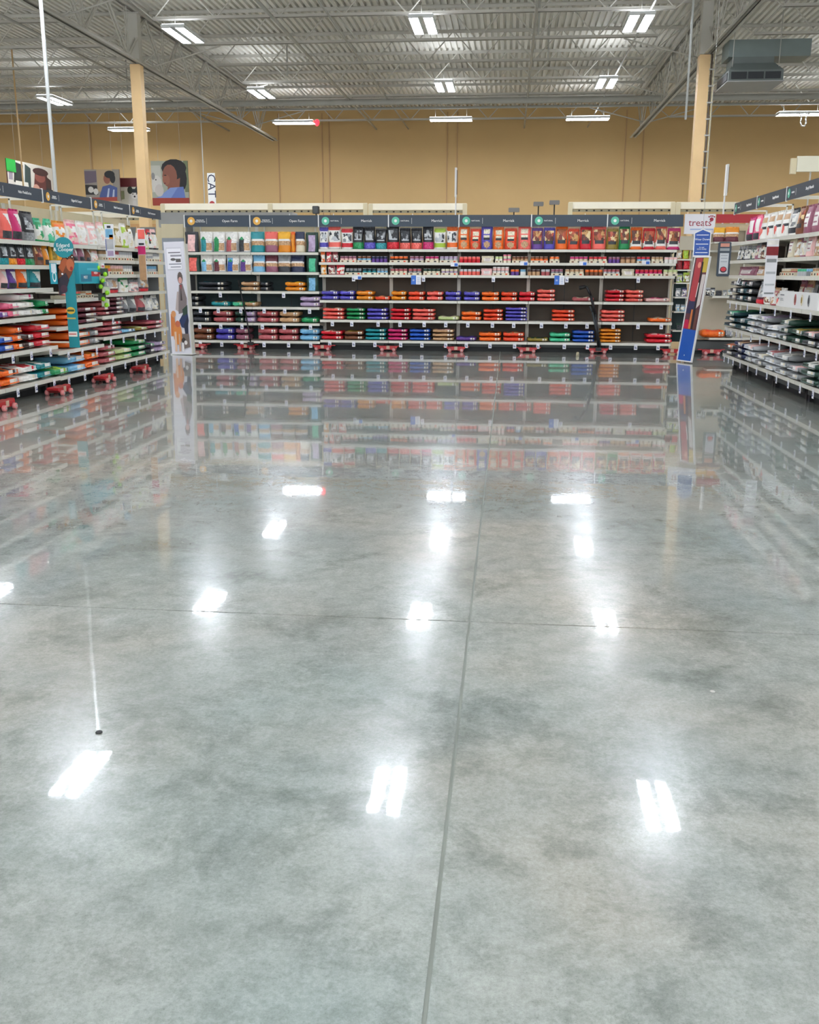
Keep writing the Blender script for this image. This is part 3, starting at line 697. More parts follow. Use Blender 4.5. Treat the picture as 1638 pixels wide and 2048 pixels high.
L0=[zl(10,479),zl(12,530),zl(10,579),zl(2,640),zl(2,709),zl(2,780)]
L1=[zl(175,491),zl(170,523),zl(165,597),zl(144,652),zl(160,696),zl(160,745)]
L2=[zl(325,501),zl(325,524),zl(325,549),zl(325,582),zl(337,619),zl(337,654.5),zl(337,701)]
HL=(on_x(0,391,-5.45)[1],on_x(0,364,-5.45)[1])
yh=[solve(p_,(-5.45,0,2.3),(0,1,0)) for p_ in (82,180,257,320)]; yh=[2*yh[0]-yh[1]-1.25,2*yh[0]-yh[1]+.03]+yh
yb=yh[:5]+[yl(333)]
lt=['Nulo MedalSeries','Nulo MedalSeries','Edgard & Cooper','Nulo Frontrunner','Nulo Frontrunner']
lw=['outside the left edge of the photograph','at the left edge under a dark sign','behind the round teal totem','with the clip strips, second from far end of left run','at the far end of the left run beside the corner poster']
for i,L in enumerate((L0,L0,L1,L2,L2)):
    tg=[0]*(len(L)-2)+[3,3]; tg[-3]=2 if i>2 else 0
    bay(fl_,yb[i],yb[i+1],[(z,tg[k]) for k,z in enumerate(L)],f'white shelving bay {lw[i]}',greyp_m if i>2 else dark_m,toph=2.2,depth=.48,
        header=(yh[i],yh[i+1],HL[0],HL[1],lt[i],'gold','PREMIUM\nNUTRITION'),hy=.05,endp=(1,) if i==4 else ())
def rowl(fr,z,row,where,grp,**kw):
    for i,e in enumerate(row.split('|')):
        a=e.split(); p0,p1=map(float,a[0].split('-')); stand(fr,p0,p1,z,float(a[1]),a[2],a[3],a[4] if len(a)>4 else None,where,i,grp,**kw)
GL='food bags on the left run'
rowl(fl_,L0[0],'1-14 .28 slant teal|22-42 .3 slant coral|43-62 .31 slant magenta|64-88 .3 black grey grey|89-103 .24 treat green mint','top shelf at left edge',GL,d=.2,lean=.12)
rowl(fl_,L1[0],'106-120 .26 treat green mint|122-146 .25 treat orange gold|147-168 .28 treat pink palepink|169-186 .28 treat palepink white|187-206 .28 treat white palepink','top shelf behind totem',GL,d=.15)
rowl(fl_,L2[0],'208-222 .3 treat white palepink|224-238 .3 treat cream lime|239-252 .29 treat olive cream|254-266 .32 treat lime white|268-276 .3 treat white olive|288-296 .3 treat coral tan|297-304 .27 treat palelime white|306-313 .28 treat charcoal red|314-324 .29 treat black palepink','top shelf, far left run',GL,d=.14)
rowl(fl_,L0[1],'12-28 .22 black teal|29-44 .22 black gold|46-60 .22 black red|62-79 .22 black green|80-97 .22 food brown|98-108 .21 slant gold','second shelf at left edge',GL,d=.09)
rowl(fl_,L1[1],'112-122 .22 plain yellow olive|124-150 .2 plain yellow gold|152-164 .18 slant mauve|166-178 .18 slant mauve|180-190 .16 slant brown|192-205 .15 treat palepink tan','second shelf behind totem',GL,d=.09)
rowl(fl_,L0[2],'1-13 .2 slant rose|15-30 .2 slant palepink|31-48 .2 slant purple|49-70 .2 slant orange|71-97 .2 slant teal','third shelf at left edge',GL,d=.12,lean=.15)
canrow(fl_,L2[1],'210-226 can tan white|228-246 can rose white|247-272 can silver white|289-300 can palepink white|302-313 can white silver|314-326 can silver white','second shelf, far left run','cans on the left run',h=.1)
canrow(fl_,L2[2],'216-229 bag palepink treat .13|231-254 can palepink tan|256-272 can silver white|290-300 can white silver|302-320 can lightblue silver'.replace('bag palepink treat .13','can yellow coral'),'third shelf, far left run','cans on the left run, lower',h=.1)
canrow(fl_,L1[2],'137-146 can palepink coral|148-158 can orange cream|160-170 can coral mint|172-180 can tan white|182-192 can cream orange','third shelf behind totem','small tubs on the left run',h=.07)
rowl(fl_,L2[3],'222-249 .2 kibble rose|251-268 .19 treat white green|270-288 .15 treat palepink grey|289-308 .2 kibble rose','fourth shelf, far left run',GL,d=.12,lean=.12)
rowl(fl_,L2[4],'256-270 .2 slant grey|272-286 .2 slant grey|288-304 .2 slant rose|306-316 .2 treat silver grey|318-329 .19 treat grey white','fifth shelf, far left run',GL,d=.2,lean=.2)
GLF='lying food bags on the left run'
kw=dict(d=.46,yo=.02)
flats(fl_,L0[3],'1-21 1 purple lilac|22-44 2 pink white|45-76 3 white magenta|78-92 1 white grey|92-102 2 green mint','fourth shelf at left edge',GLF,h=.088,**kw)
flats(fl_,L0[4],'1-35 2 blue white|36-51 3 orange darkbrown|52-74 2 darkbrown grey|75-107 3 red white','fifth shelf at left edge',GLF,h=.09,**kw)
flats(fl_,L0[5],'1-7 2 red tan|8-45 2 orange charcoal|48-81 2 white red|84-109 2 teal white','bottom shelf at left edge',GLF,h=.1,**kw)
flats(fl_,L1[3],'137-154 3 orange redorange|156-202 3 maroon rose','fourth shelf behind totem',GLF,h=.07,**kw)
flats(fl_,L1[4],'145-187 3 orange redorange|190-203 3 grey','fifth shelf behind totem',GLF,h=.1,**kw)
flats(fl_,L1[5],'112-142 1 green lime|143-176 2 lightblue white|177-204 2 orange gold','bottom shelf behind totem',GLF,h=.11,**kw)
flats(fl_,L2[4],'210-223 4 rose cream|225-254 4 maroon mauve','fifth shelf, far left run',GLF,h=.06,**kw)
flats(fl_,L2[5],'211-249 3 rose red|251-274 1 lightblue navy|276-300 1 olive palelime|302-331 2 rose pink','sixth shelf, far left run',GLF,h=.065,**kw)
flats(fl_,L2[6],'209-236 3 rose maroon|238-268 2 palelime cream|270-296 3 green palelime|298-314 2 charcoal green|316-336 2 lilac charcoal','bottom shelf, far left run',GLF,h=.085,**kw)
# side bay outside the frame: a few piles
for k,(z,c) in enumerate(((L0[3],'indigo'),(L0[4],'red'),(L0[5],'green'))):
    for j in range(2):
        for n_ in range(2):
            ms=flat_meshes(c,'white',.5,.46,.09,0); t=thing('lying_food_bag',f"{c} flat bag outside left edge, {'near' if j==0 else 'far'} pile, {'lower' if n_==0 else 'upper'}",'bag',fl_.P(yb[0]+.33+j*.58,.25,z+n_*.091),fl_.rz,GLF)
            link('bag_body',ms[0],t); link('end_label',ms[1],t); link('end_seam',ms[2],t)
# ---- right gondola
XR=3.32
fr_=Frame((XR,0,0),-PI/2)
def zr(px,py,X=XR): return on_x(px,py,X)[1]
yr=lambda px: solve(px,(XR,0,.3),(0,1,0))
R_=[zr(1638,463.6),zr(1638,512.5),zr(1638,553),zr(1638,623.7),zr(1638,700),zr(1638,779)]
HR=(on_x(1638,385,3.42)[1],on_x(1638,356,3.42)[1])
hy_=[solve(p_,(3.42,0,2.3),(0,1,0)) for p_ in (1469,1514,1573)]; hy_+= [2*hy_[2]-hy_[1]+.02,3*hy_[2]-2*hy_[1]+.04]
ye=[yr(1447),hy_[1],hy_[2],hy_[3],hy_[4]]
rw=['at the far end of the right run','second from the far end of the right run','at the right edge of the photograph','outside the right edge of the photograph']
for i in range(4):
    bay(fr_,-ye[i],-ye[i+1],[(z,(3 if k>2 and k!=3 else (2 if k==3 else 0))) for k,z in enumerate(R_)],f'white shelving bay {rw[i]}',dark_m,toph=2.25,depth=.5,
        header=(-hy_[i],-hy_[i+1],HR[0],HR[1],'Simply Nourish','mint','NATURAL'),hy=.10)
GR='food bags on the right run'
rowl(fr_,R_[0],'1481-1492 .31 slant magenta|1494-1504 .32 slant pink|1507-1518 .31 flower white|1520-1532 .31 flower white|1534-1547 .31 flower white|1549-1562 .3 flower white|1564-1575 .3 animal charcoal|1578-1590 .3 food brown|1592-1606 .3 box mauve|1608-1626 .3 box mauve|1628-1644 .3 food tan|1646-1668 .3 flower white','top shelf of right run',GR,d=.18,lean=.08)
rowl(fr_,R_[1],'1468-1474 .18 treat charcoal silver|1476-1482 .18 treat black silver|1484-1491 .18 treat charcoal grey|1493-1500 .17 treat darkgreen grey|1502-1509 .2 treat mauve grey|1511-1520 .2 treat brown black|1522-1533 .15 treat mauve white|1566-1579 .23 box cream|1581-1590 .22 treat tan mauve|1592-1600 .2 treat mauve white|1602-1616 .23 box palepink|1618-1634 .2 treat tan brown|1636-1656 .2 treat brown cream','second shelf of right run',GR,d=.09)
canrow(fr_,R_[2],'1467-1503 carton mauve|1504-1522 carton tan|1554-1570 can cream tan|1572-1583 can tan rose|1585-1600 canno mint silver|1602-1612 canno lightblue grey|1615-1644 can tan cream','third shelf of right run','tubs on the right run',h=.07)
rowl(fr_,R_[3],'1504-1516 .27 kibble red|1518-1530 .27 treat white brown|1532-1541 .2 treat rose tan|1543-1553 .2 flower white','fourth shelf of right run',GR,d=.16)
rowl(fr_,R_[3],'1556-1566 .3 treat rose mauve|1568-1580 .3 treat rose tan|1582-1590 .3 plain black grey|1592-1602 .3 box silver|1604-1616 .3 wave silver darkteal|1618-1634 .3 kibble rose','right run behind white box',GR,d=.12,yo=.2)
GRF='lying food bags on the right run'
kr=dict(d=.44,yo=-.03,tw=.06,tl=.05,rng=random.Random(11))
flats(fr_,R_[3],'1457-1472 3 charcoal silver|1473-1487 3 darkteal mauve|1488-1502 3 black silver','fourth shelf of right run',GRF,h=.1,d=.46,yo=.0)
flats(fr_,R_[4],'1452-1474 3 darkteal mint|1476-1494 2 darkteal grey|1496-1514 3 silver white|1516-1536 3 grey lilac|1538-1560 2 silver white|1562-1582 3 darkgreen cream|1584-1606 2 darkgreen olive|1608-1636 2 charcoal palepink|1639-1680 2 grey white','fifth shelf of right run',GRF,h=.085,**kr)
flats(fr_,R_[5],'1449-1468 2 charcoal orange|1470-1488 3 navy tan|1490-1508 3 silver palepink|1510-1530 2 grey cream|1532-1552 3 silver rose|1554-1576 3 grey white|1578-1602 2 grey palepink|1604-1634 3 darkgreen white|1637-1674 2 darkgreen orange','bottom shelf of right run',GRF,h=.085,**kr)
# draped white labels over the lying bags' front lips (printed panels that hang over the edge)
# ---- white display box with three ovals
s0=fr_.s(1555,R_[3]); s1=fr_.s(1632,R_[3]); w=s1-s0
t=thing('display_box','white cardboard display box with three oval pictures on the right run','box',fr_.P(s0,.01,R_[3]+.005),fr_.rz)
b=MB(); hgt=zr(1600,583)-zr(1600,617); b.box(0,0,0,w,.006,hgt); b.box(0,.006,0,.006,.17,hgt); b.box(w-.006,.006,0,w,.17,hgt); b.box(.006,.006,0,w-.006,.17,.006); b.obj('box_body',white_m,t)
for i,c in enumerate(('rose','cream','grey')):
    b=MB(); b.lathe([(.052,0),(.05,-.003)],16,axis='y'); o=b.obj('oval_frame',mat('oval_'+c,PAL[c],.5),t,(w*(.45+i*.17),-.001,hgt*.52)); o.scale=(.8,1,1.25)
    b=MB(); b.lathe([(.03,0),(.028,-.002)],12,axis='y'); o=b.obj('oval_picture',mat('oval_pic'+c,('brown' and PAL[('brown','olive','charcoal')[i]]),.5),t,(w*(.45+i*.17),-.0045,hgt*.52)); o.scale=(.8,1,1.25)
b=MB(); b.box(.05,-.002,hgt*.72,.22,-.0005,hgt*.78); b.box(.05,-.002,hgt*.5,.18,-.0005,hgt*.53); b.box(.05,-.002,hgt*.4,.2,-.0005,hgt*.43); b.obj('printed_lines',mat('grey_ink',(110,110,118),.5),t)
# =================================================================== pictures
def pic(name,parent,w,h,polys,loc=(0,0,0),y=-.002):               # flat printed picture from polygons (0..1), layered by half millimetres
    b=MB()
    for k,(c,pts) in enumerate(polys): b.quad([(p[0]*w,y-.0006*k,p[1]*h) for p in pts],c)
    return b.obj(name,PHOTO,parent,loc)
def ell(cx,cy,rx,ry,n=14,a0=0): return [(cx+rx*math.cos(a0+2*PI*i/n),cy+ry*math.sin(a0+2*PI*i/n)) for i in range(n)]
R01=[(0,0),(1,0),(1,1),(0,1)]
WOMAN=[((176,180,164),R01),((206,206,196),[(0,.3),(.3,.3),(.25,.9),(0,.9)]),((120,130,96),[(.9,.3),(1,.3),(1,1),(.88,1)]),
 ((34,30,34),ell(.62,.84,.34,.2)),((34,30,34),ell(.8,.6,.16,.28)),((150,92,74),ell(.5,.66,.2,.26)),((150,92,74),[(.42,.34),(.74,.34),(.78,.62),(.45,.5)]),((168,104,84),ell(.4,.58,.1,.12)),
 ((120,60,60),ell(.36,.5,.03,.015)),((40,26,26),ell(.38,.68,.04,.012)),
 ((132,156,214),[(.04,.16),(.18,.2),(.5,.4),(.86,.42),(.9,.16)]),((104,126,196),[(.5,.16),(.7,.4),(.86,.42),(.9,.16)]),
 ((226,222,216),ell(.14,.48,.14,.2)),((214,206,200),ell(.2,.34,.12,.14)),((60,50,50),ell(.12,.58,.02,.015)),((150,150,150),ell(.05,.66,.05,.08)),((166,60,44),[(0,0),(1,0),(1,.17),(0,.17)])]
MANDOG=[((150,142,132),R01),((186,160,124),[(.35,.3),(.8,.3),(.8,1),(.35,1)]),((110,96,110),[(0,.55),(.34,.6),(.34,.95),(0,.95)]),((38,34,34),[(0,.2),(.36,.2),(.34,.5),(0,.52)]),
 ((216,212,206),ell(.16,.36,.08,.1)),((216,212,206),ell(.3,.3,.07,.1)),((150,92,70),ell(.64,.7,.1,.16)),((24,26,30),ell(.72,.84,.15,.12)),((24,26,30),ell(.8,.72,.08,.16)),
 ((74,92,150),[(.4,.16),(.5,.46),(.72,.52),(.92,.42),(.9,.1),(.4,.1)]),((190,200,220),[(.6,.1),(.66,.1),(.7,.4),(.66,.4)]),((190,200,220),[(.76,.1),(.82,.1),(.84,.36),(.8,.36)]),((170,66,54),[(0,0),(.9,0),(.9,.13),(0,.1)])]
DOG=[((216,212,196),R01),((110,44,46),[(0,.72),(1,.72),(1,1),(0,1)]),((150,160,120),[(0,.3),(.2,.35),(.2,.6),(0,.6)]),((222,218,208),ell(.6,.3,.26,.36)),((236,232,226),ell(.58,.5,.16,.16)),
 ((48,56,44),ell(.42,.62,.1,.12)),((36,46,50),ell(.72,.62,.12,.12)),((36,46,50),[(.45,.66),(.7,.66),(.64,.54),(.5,.54)]),((40,36,36),ell(.58,.42,.035,.03)),((60,50,46),ell(.52,.5,.02,.02)),((60,50,46),ell(.66,.5,.02,.02)),((230,226,220),[(.5,0),(.62,0),(.62,.3),(.5,.3)])]
PAIR=[((214,208,196),R01),((30,40,42),[(.12,.35),(.3,.3),(.34,.9),(.16,.95)]),((150,140,150),[(.02,.4),(.1,.4),(.12,.85),(.04,.9)]),((44,66,66),[(.34,.2),(.48,.25),(.5,.85),(.38,.95)]),((226,222,210),[(.1,0),(.45,0),(.42,.4),(.16,.4)]),
 ((98,44,44),[(.52,0),(.92,0),(.86,.8),(.6,.86)]),((150,84,76),ell(.7,.62,.12,.15)),((64,28,32),ell(.72,.8,.18,.12)),((60,30,34),[(.82,.2),(.95,0),(.95,.6),(.84,.7)]),((200,150,130),ell(.6,.22,.08,.18)),((30,36,44),[(.8,0),(1,0),(.98,.3),(.84,.35)])]
def board(name,w,h,polys,label,loc,rz=0,strip=True,back=(90,40,40)):
    t=thing(name,label,'picture',loc,rz)
    box_o('backing_board',mat('board_core',back,.6),(0,0,0,w,.03,h),t)
    pic('printed_picture',t,w,h,polys)
    b=MB()
    for a in (w*.2,w*.8): b.tube((a,.015,h),(a,.015,DZ-loc[2]),.004,4)
    b.obj('hanging_wire',steel_m,t); return t
YP=27.0
def brd(px0,px1,py0,py1,polys,label,Y=YP):
    x0,z1=on_y(px0,py0,Y); x1,_=on_y(px1,py0,Y); _,z0=on_y((px0+px1)/2,py1,Y); return board('picture_board',x1-x0,z1-z0,polys,label,(x0,Y,z0))
brd(301,375,322,411,WOMAN,'hanging picture of a woman in blue nuzzling a small white dog')
brd(168,238,339,402,MANDOG,'hanging picture of a dark-haired person in a blue striped shirt with spotted dogs',Y=27.3)
brd(236,290,356,420,DOG,'hanging picture of a white dog with dark patches, behind the left column',Y=27.8)
x_=on_z(10,318,5.2)  # left picture runs parallel to the left shelving
XP=-14.5; y0,z1=on_x(12,316,XP); y1,_=on_x(104,344,XP); _,z0=on_x(60,392,XP)
t=board('picture_board',y1-y0,z1-z0,PAIR,'hanging picture of two people with dogs at the far left above the dark signs',(XP,y0,z0),PI/2)
box_o('green_corner_card',mat('green_card',(20,160,60),.5),(-.05,-.02,z1-z0-.35,.5,-.005,z1-z0),t)
# ---- CAT blade sign and other blade signs
X,z1=on_y(414,346,23.5); X2,z0=on_y(432,415,23.5)
t=thing('cat_sign','white vertical hanging sign reading CAT above the back run','sign',(X,23.5,z0)); w=X2-X
box_o('sign_board',white_m,(0,0,-.9,w,.03,z1-z0),t); text('CAT',.27,mat('navy_ink',(34,40,70),.5),t,(w/2,-.002,(z1-z0)*.63),(PI/2,PI/2,0))
b=MB(); b.lathe([(.07,0),(.06,-.003)],10,axis='y'); b.obj('red_flower',red_m,t,(w/2,-.001,.08))
b=MB(); b.box(w*.4,.005,-z0,w*.6,.02,-.9); b.obj('post',white_m,t)
for px,pt,pbm,lab in ((912,335,432,'thin edge-on white blade sign above the middle of the back run'),(1457,328,432,'thin edge-on white blade sign beside the right column')):
    X,z1=on_y(px,pt,21); _,z0=on_y(px,pbm,21); t=thing('blade_sign',lab,'sign',(X,21,z0),0)
    box_o('sign_face',mat('dark_print',(70,60,60),.5,noise=.3,nscale=8),(.018,0,(z1-z0)*.45,.026,.13,(z1-z0)*.95),t); box_o('sign_frame',white_m,(-.022,0,(z1-z0)*.4,.0175,.15,z1-z0),t); box_o('post',white_m,(-.016,.1,-z0,.01,.14,(z1-z0)*.4),t)
# ---- stock racks behind the back run
def rack(px0,px1,posts,Y,lab,pyt=407):
    x0,z=on_y(px0,pyt,Y); x1,_=on_y(px1,pyt,Y); t=thing('stock_rack',lab,'rack',((x0+x1)/2,Y,0)); c=(x0+x1)/2
    b=MB(); b.box(x0-c,0,z-.14,x1-c,.05,z); b.obj('top_beam',mat('pale_beam',(236,228,206),.5,noise=.03),t)
    b=MB(); b.box(x0-c,.06,z-.2,x1-c,.08,z-.145); 
    b.obj('slotted_rail',mat('rail_grey',(176,168,140),.5),t)
    b=MB(); n=int((x1-x0)/.16)
    for i in range(n): b.box(x0-c+.05+i*.16,.052,z-.19,x0-c+.09+i*.16,.0595,z-.16)
    tag(b.obj('rail_slots',black_m,t),None,None,kind='stuff')
    b=MB(); b.box(x0-c,.5,z-.42,x1-c,.56,z-.27); b.obj('rear_beam',mat('tan_beam',(196,150,98),.6,noise=.05),t)
    for p_ in [px0+3,px1-3]+posts:
        X,_=on_y(p_,pyt,Y); b=MB(); b.box(X-c-.05,.0-.02,0,X-c+.05,-.001,z-.01); b.obj('rack_post',cream_m,t)
    b=MB(); b.box(x0-c,.1,1.0,x1-c,.5,1.04); b.obj('rack_shelf',cream_m,t)
rack(322,734,[540],22.8,'long cream stock rack behind the left half of the back run'); rack(738,933,[],22.6,'short cream stock rack with slotted rail behind the middle of the back run')
rack(1138,1350,[],22.4,'cream stock rack behind the right signs of the back run',404); rack(1354,1480,[],22.4,'cream stock rack behind the right column',404)
rack(-60,318,[100],24.5,'cream stock rack behind the left wall run',424)
# ---- grey valance behind upper left corner of back run
x0,z1=on_y(316,425,20.4); x1,z0=on_y(585,446,20.4); t=thing('grey_fixture_top','broad grey top panel of a fixture behind the left end of the back run','fixture',(x0,20.4,0))
box_o('grey_top_panel',greyp_m,(0,0,z0-.08,x1-x0,.5,z1),t); box_o('cream_lower_panel',cream_m,(0,.02,1.2,x1-x0,.45,z0-.085),t)
for a in (.05,x1-x0-.1): box_o('support_leg',shelf_m,(a,.1,0,a+.05,.15,1.2),t)
# corner filler wall between left run and back run
x0,z1=on_y(322,448,18.75); x1,_=on_y(366,448,18.75)
t=thing('corner_partition','grey and cream corner panel between the left run and the back run','panel',(x0,18.75,0)); w=x1-x0
box_o('cream_band',cream_m,(0,0,on_y(345,476,18.75)[1],w,.03,z1),t); box_o('grey_panel',mat('bluegrey_panel',(142,148,156),.5,noise=.05),(0,0,.0,w,.03,on_y(345,476,18.75)[1]-.001),t)
# ---- little box heads on stems
for px,py,wpx,hpx,stem,lab in ((1028,420,22,8,0,'flat grey box head just above the fourth back sign'),(1077,408,20,8,1,'left of two grey box heads on stems behind the back run'),(1109,405,20,8,1,'right of two grey box heads on stems behind the back run'),(632,420,13,15,1,'small dark display box above the second dark back sign')):
    X,z=on_y(px,py,19.6); t=thing('counter_display',lab,'device',(X,19.6,z)); w=wpx/105/2; h=hpx/105/2
    b=MB(); b.bbox(-w,-.05,-h,w,.05,h,.01); b.obj('box_head',mat('device_grey',(120,118,116),.5) if px!=632 else black_m,t)
    if px==632: box_o('screen',mat('dark_screen',(50,58,62),.3),(-w*.8,-.056,-h*.8,w*.8,-.051,h*.8),t)
    b=MB(); b.tube((0,0,-h),(0,0,-z),.012,6); b.obj('stem',black_m,t)
# small white upward flags behind signs
for i,px in enumerate((576,664,822,1167,1333,1464)):
    X,z=on_y(px,433,YB+.35); q=MB(); q.v=[(-.03,0,-.12),(.03,0,-.12),(.045,0,.0),(.03,0,.06),(-.03,.004,-.12),(.03,.004,-.12),(.045,.004,.0),(.03,.004,.06)]
    q.face([0,1,2,3]); q.face([7,6,5,4]); q.face([0,4,5,1]); q.face([1,5,6,2]); q.face([2,6,7,3]); q.face([3,7,4,0])
    tag(q.obj('sign_clip',white_m,loc=(X,YB+.35,z)),f'small white slanted clip peeking above the dark signs, {nth(i)} from the left','clip','white clips above the dark signs')
# ---- sign box at upper right
X,z1=on_y(1596,312,16.5); X2,z0=on_y(1650,343,16.5); t=thing('white_sign_box','blank cream box sign above the right run signs','sign',(X,16.5,z0)); w=X2-X+.5
box_o('sign_panel',mat('cream_sign',(216,212,190),.5,noise=.03),(0,0,0,w,.05,z1-z0),t); box_o('side_panel',cream_m,(-.09,.02,-.03,-.001,.07,z1-z0-.03),t); b=MB(); b.tube((.22,.03,0),(.22,.03,-1.2),.012,6); b.obj('post',steel_m,t)
b=MB(); b.tube((.5,.03,z1-z0),(.5,.03,ZJ-z0),.008,5); b.obj('hanger_rod',steel_m,t)
# =================================================================== treats bay (right of the back run)
YT=18.35
x0=on_y(1369,445,YT)[0]; xm=on_y(1431,445,YT)[0]; x1=on_y(1560,445,YT)[0]
t=thing('treats_bay','beige shelving bay under the white treats sign and red sign','shelving',(x0,YT,0)); w=x1-x0
def zt(py): return on_y(1440,py,YT)[1]
of=on_y(1387,560,YT)[0]-x0
box_o('back_panel',beigep_m,(of,.42,.25,w,.45,2.3),t)
for a in (of,1.15,w-.03): box_o('upright_post',shelf_m,(a,.36,.05,a+.03,.419,2.4),t)
for z,y0 in ((zt(500),.05),(zt(592),.0),(zt(676),.0)):
    a=of+.35 if z<1.6 else of
    box_o('shelf',shelf_m,(a,y0,z-.035,w-.03,.359,z),t)
box_o('gap_shade_box',MATS['gap_shade'],(of,.21,0,w,.41,.245),t)  # dark filler in place of the shaded gap beneath the shelves
box_o('kick_plate',MATS['dark_kick'],(.3,.15,.06,w,.17,zt(684)),t)
s=box_o('treats_sign',mat('pale_sign',(222,220,224),.5,noise=.03),(0,-.02,on_y(1400,468,YT)[1],xm-x0-.01,0,on_y(1400,428,YT)[1]),t)
text('treats',.17,mat('crimson_ink',(150,24,50),.5),s,((xm-x0)*.5,-.0215,on_y(1400,446,YT)[1]))
b=MB(); cx=(xm-x0)*.86; cz=on_y(1400,439,YT)[1]
b.lathe([(.035,0),(.03,-.003)],10,axis='y',o=(cx,-.021,cz))
for k in range(4): b.lathe([(.014,0),(.012,-.003)],8,axis='y',o=(cx-.045+.03*k,-.021,cz+.045+(.012 if k in (1,2) else 0)))
b.obj('paw_mark',MATS['crimson_ink'],s)
b=MB(); b.box(.1,-.023,on_y(1400,460,YT)[1],.5,-.021,on_y(1400,457.5,YT)[1]); b.obj('printed_line',mat('pale_ink'),s)
box_o('red_sign',mat('deep_red_sign',(164,6,24),.45,noise=.03),(xm-x0+.005,-.02,on_y(1480,446,YT)[1],w,0,on_y(1480,428.5,YT)[1]),t)
box_o('cream_band',cream_m,(xm-x0,.3,on_y(1480,460,YT)[1],w,.33,on_y(1480,447,YT)[1]),t)
ft=Frame((0,YT,0),0)
rowl(ft,zt(484),'1424-1446 .22 wave maroon yellow|1447-1474 .23 wave maroon gold','ledge under the red sign','treat bags under the red sign',d=.08,yo=-.12)
q=box_o('ledge',shelf_m,(.5,-.2,zt(484)-.03,w,.1,zt(484)-.002),t)
rowl(ft,zt(592),'1412-1421 .12 treat black silver|1422-1431 .12 treat silver charcoal|1433-1445 .07 plain charcoal|1447-1455 .08 treat silver grey|1457-1466 .09 treat teal silver','middle shelf, treats bay','tools on the treats shelf',d=.06,yo=.05)
flats(ft,zt(676),'1402-1452 1 orange redorange|1454-1468 1 grey silver','bottom shelf, treats bay','lying bags under the treats sign',h=.14,d=.29)
# black framed info panel
X,z1=on_y(1437,484,YT-.22); X2,z0=on_y(1458,553,YT-.22); t=thing('info_panel','tall narrow black-framed notice panel hanging right of the blue sign','sign',(X,YT-.24,z0)); w=X2-X; h=z1-z0
b=MB(); b.bbox(0,0,0,w,.02,h,.02); b.obj('frame',sign_m,t)
pic('printed_picture',t,w,h,[((200,204,208),[(.16,.08),(.84,.08),(.84,.68),(.16,.68)]),((150,156,160),[(.14,.74),(.86,.74),(.86,.82),(.14,.82)]),((206,140,120),[(.16,.86),(.84,.86),(.84,.96),(.16,.96)]),((60,30,50),ell(.5,.2,.26,.09)),((210,60,70),ell(.5,.21,.2,.06)),((150,154,164),[(.25,.6),(.75,.6),(.75,.62),(.25,.62)]),((150,154,164),[(.25,.52),(.75,.52),(.75,.54),(.25,.54)]),((150,154,164),[(.25,.42),(.75,.42),(.75,.44),(.25,.44)])])
b=MB(); b.box(w*.4,.02,h*.8,w*.6,.24,h*.83); b.obj('bracket',shelf_m,t)
# ---- narrow end shelf unit between back run and leaning poster
x0=on_y(1350,560,YT)[0]+.02; x1=on_y(1383,560,YT)[0]
t=thing('end_shelf_unit','narrow dark-backed end shelf unit at the right end of the back run','shelving',(x0,YT+.02,0)); w=x1-x0
def ze(py): return on_y(1365,py,YT)[1]
box_o('back_panel',teal_m,(0,.36,.2,w,.38,ze(472)),t)
box_o('top_box',beigep_m,(0,.02,ze(500),w,.359,ze(472)),t)
zz=[ze(p_) for p_ in (518,539,565,594,623,661)]
for z in zz: box_o('shelf',shelf_m,(.005,.01,z-.025,w-.005,.359,z),t)
for a in (0,w-.02): box_o('upright_post',shelf_m,(a,.33,0,a+.02,.3595,zz[0]),t)
fe=Frame((0,YT+.02,0),0)
for i,(p0,p1,z,h,st,c1,c2) in enumerate(((1353,1364,zz[0],.14,'treat','tan','cream'),(1366,1378,zz[0],.16,'plain','yellow','lime'),(1353,1365,zz[1],.16,'plain','red','darkred'),(1367,1380,zz[1],.16,'plain','darkred','red'),(1353,1365,zz[2],.13,'treat','lime','grey'),(1367,1379,zz[2],.15,'treat','olive','lime'),(1352,1362,zz[3],.13,'treat','silver','grey'),(1364,1374,zz[3],.14,'treat','lilac','navy'),(1352,1360,zz[4],.1,'treat','lightblue','silver'),(1362,1371,zz[4],.1,'treat','lightblue','grey'),(1353,1366,zz[5],.1,'plain','darkgreen','charcoal'))):
    stand(fe,p0,p1,z,h,st,c1,c2,'narrow end shelf unit',i,'goods on the narrow end unit',d=.07)
# ---- blue hanging sign "Wear Down"
YS=15.6
x0,z1=on_y(1389,459,YS); x1,_=on_y(1423,459,YS); _,z0=on_y(1405,514,YS); w=x1-x0; h=z1-z0
t=thing('blue_hanging_sign','blue shield-topped sign with white lettering hanging above the leaning poster','sign',(x0,YS,z0),-.06)
b=MB(); out=[(0,0),(w,0),(w,h*.9),(w*.62,h),(w*.5,h*1.03),(w*.38,h),(0,h*.88)]
n=len(out); b.v=[(p[0],0,p[1]) for p in out]+[(p[0],.012,p[1]) for p in out]; b.face(list(range(n))); b.face(list(range(2*n-1,n-1,-1)))
for i in range(n): j=(i+1)%n; b.face([j,i,n+i,n+j])
b.obj('white_backing',white_m,t)
b=MB(); ins=[(.06,.06),(.94,.06),(.94,.88),(.6,.96),(.5,.99),(.4,.96),(.06,.86)]; b.quad([(p[0]*w,-.002,p[1]*h) for p in ins]); b.obj('blue_face',mat('royal_blue',(34,78,158),.45,noise=.04),t)
for zc in (.80,.47,.16): box_o('white_bar',letter_m,(w*.14,-.005,h*(zc-.012),w*.86,-.003,h*(zc+.012)),t)
text('Wear Down',h*.105,letter_m,t,(w/2,-.004,h*.64)); text('in our\nstore today',h*.075,letter_m,t,(w/2,-.004,h*.32))
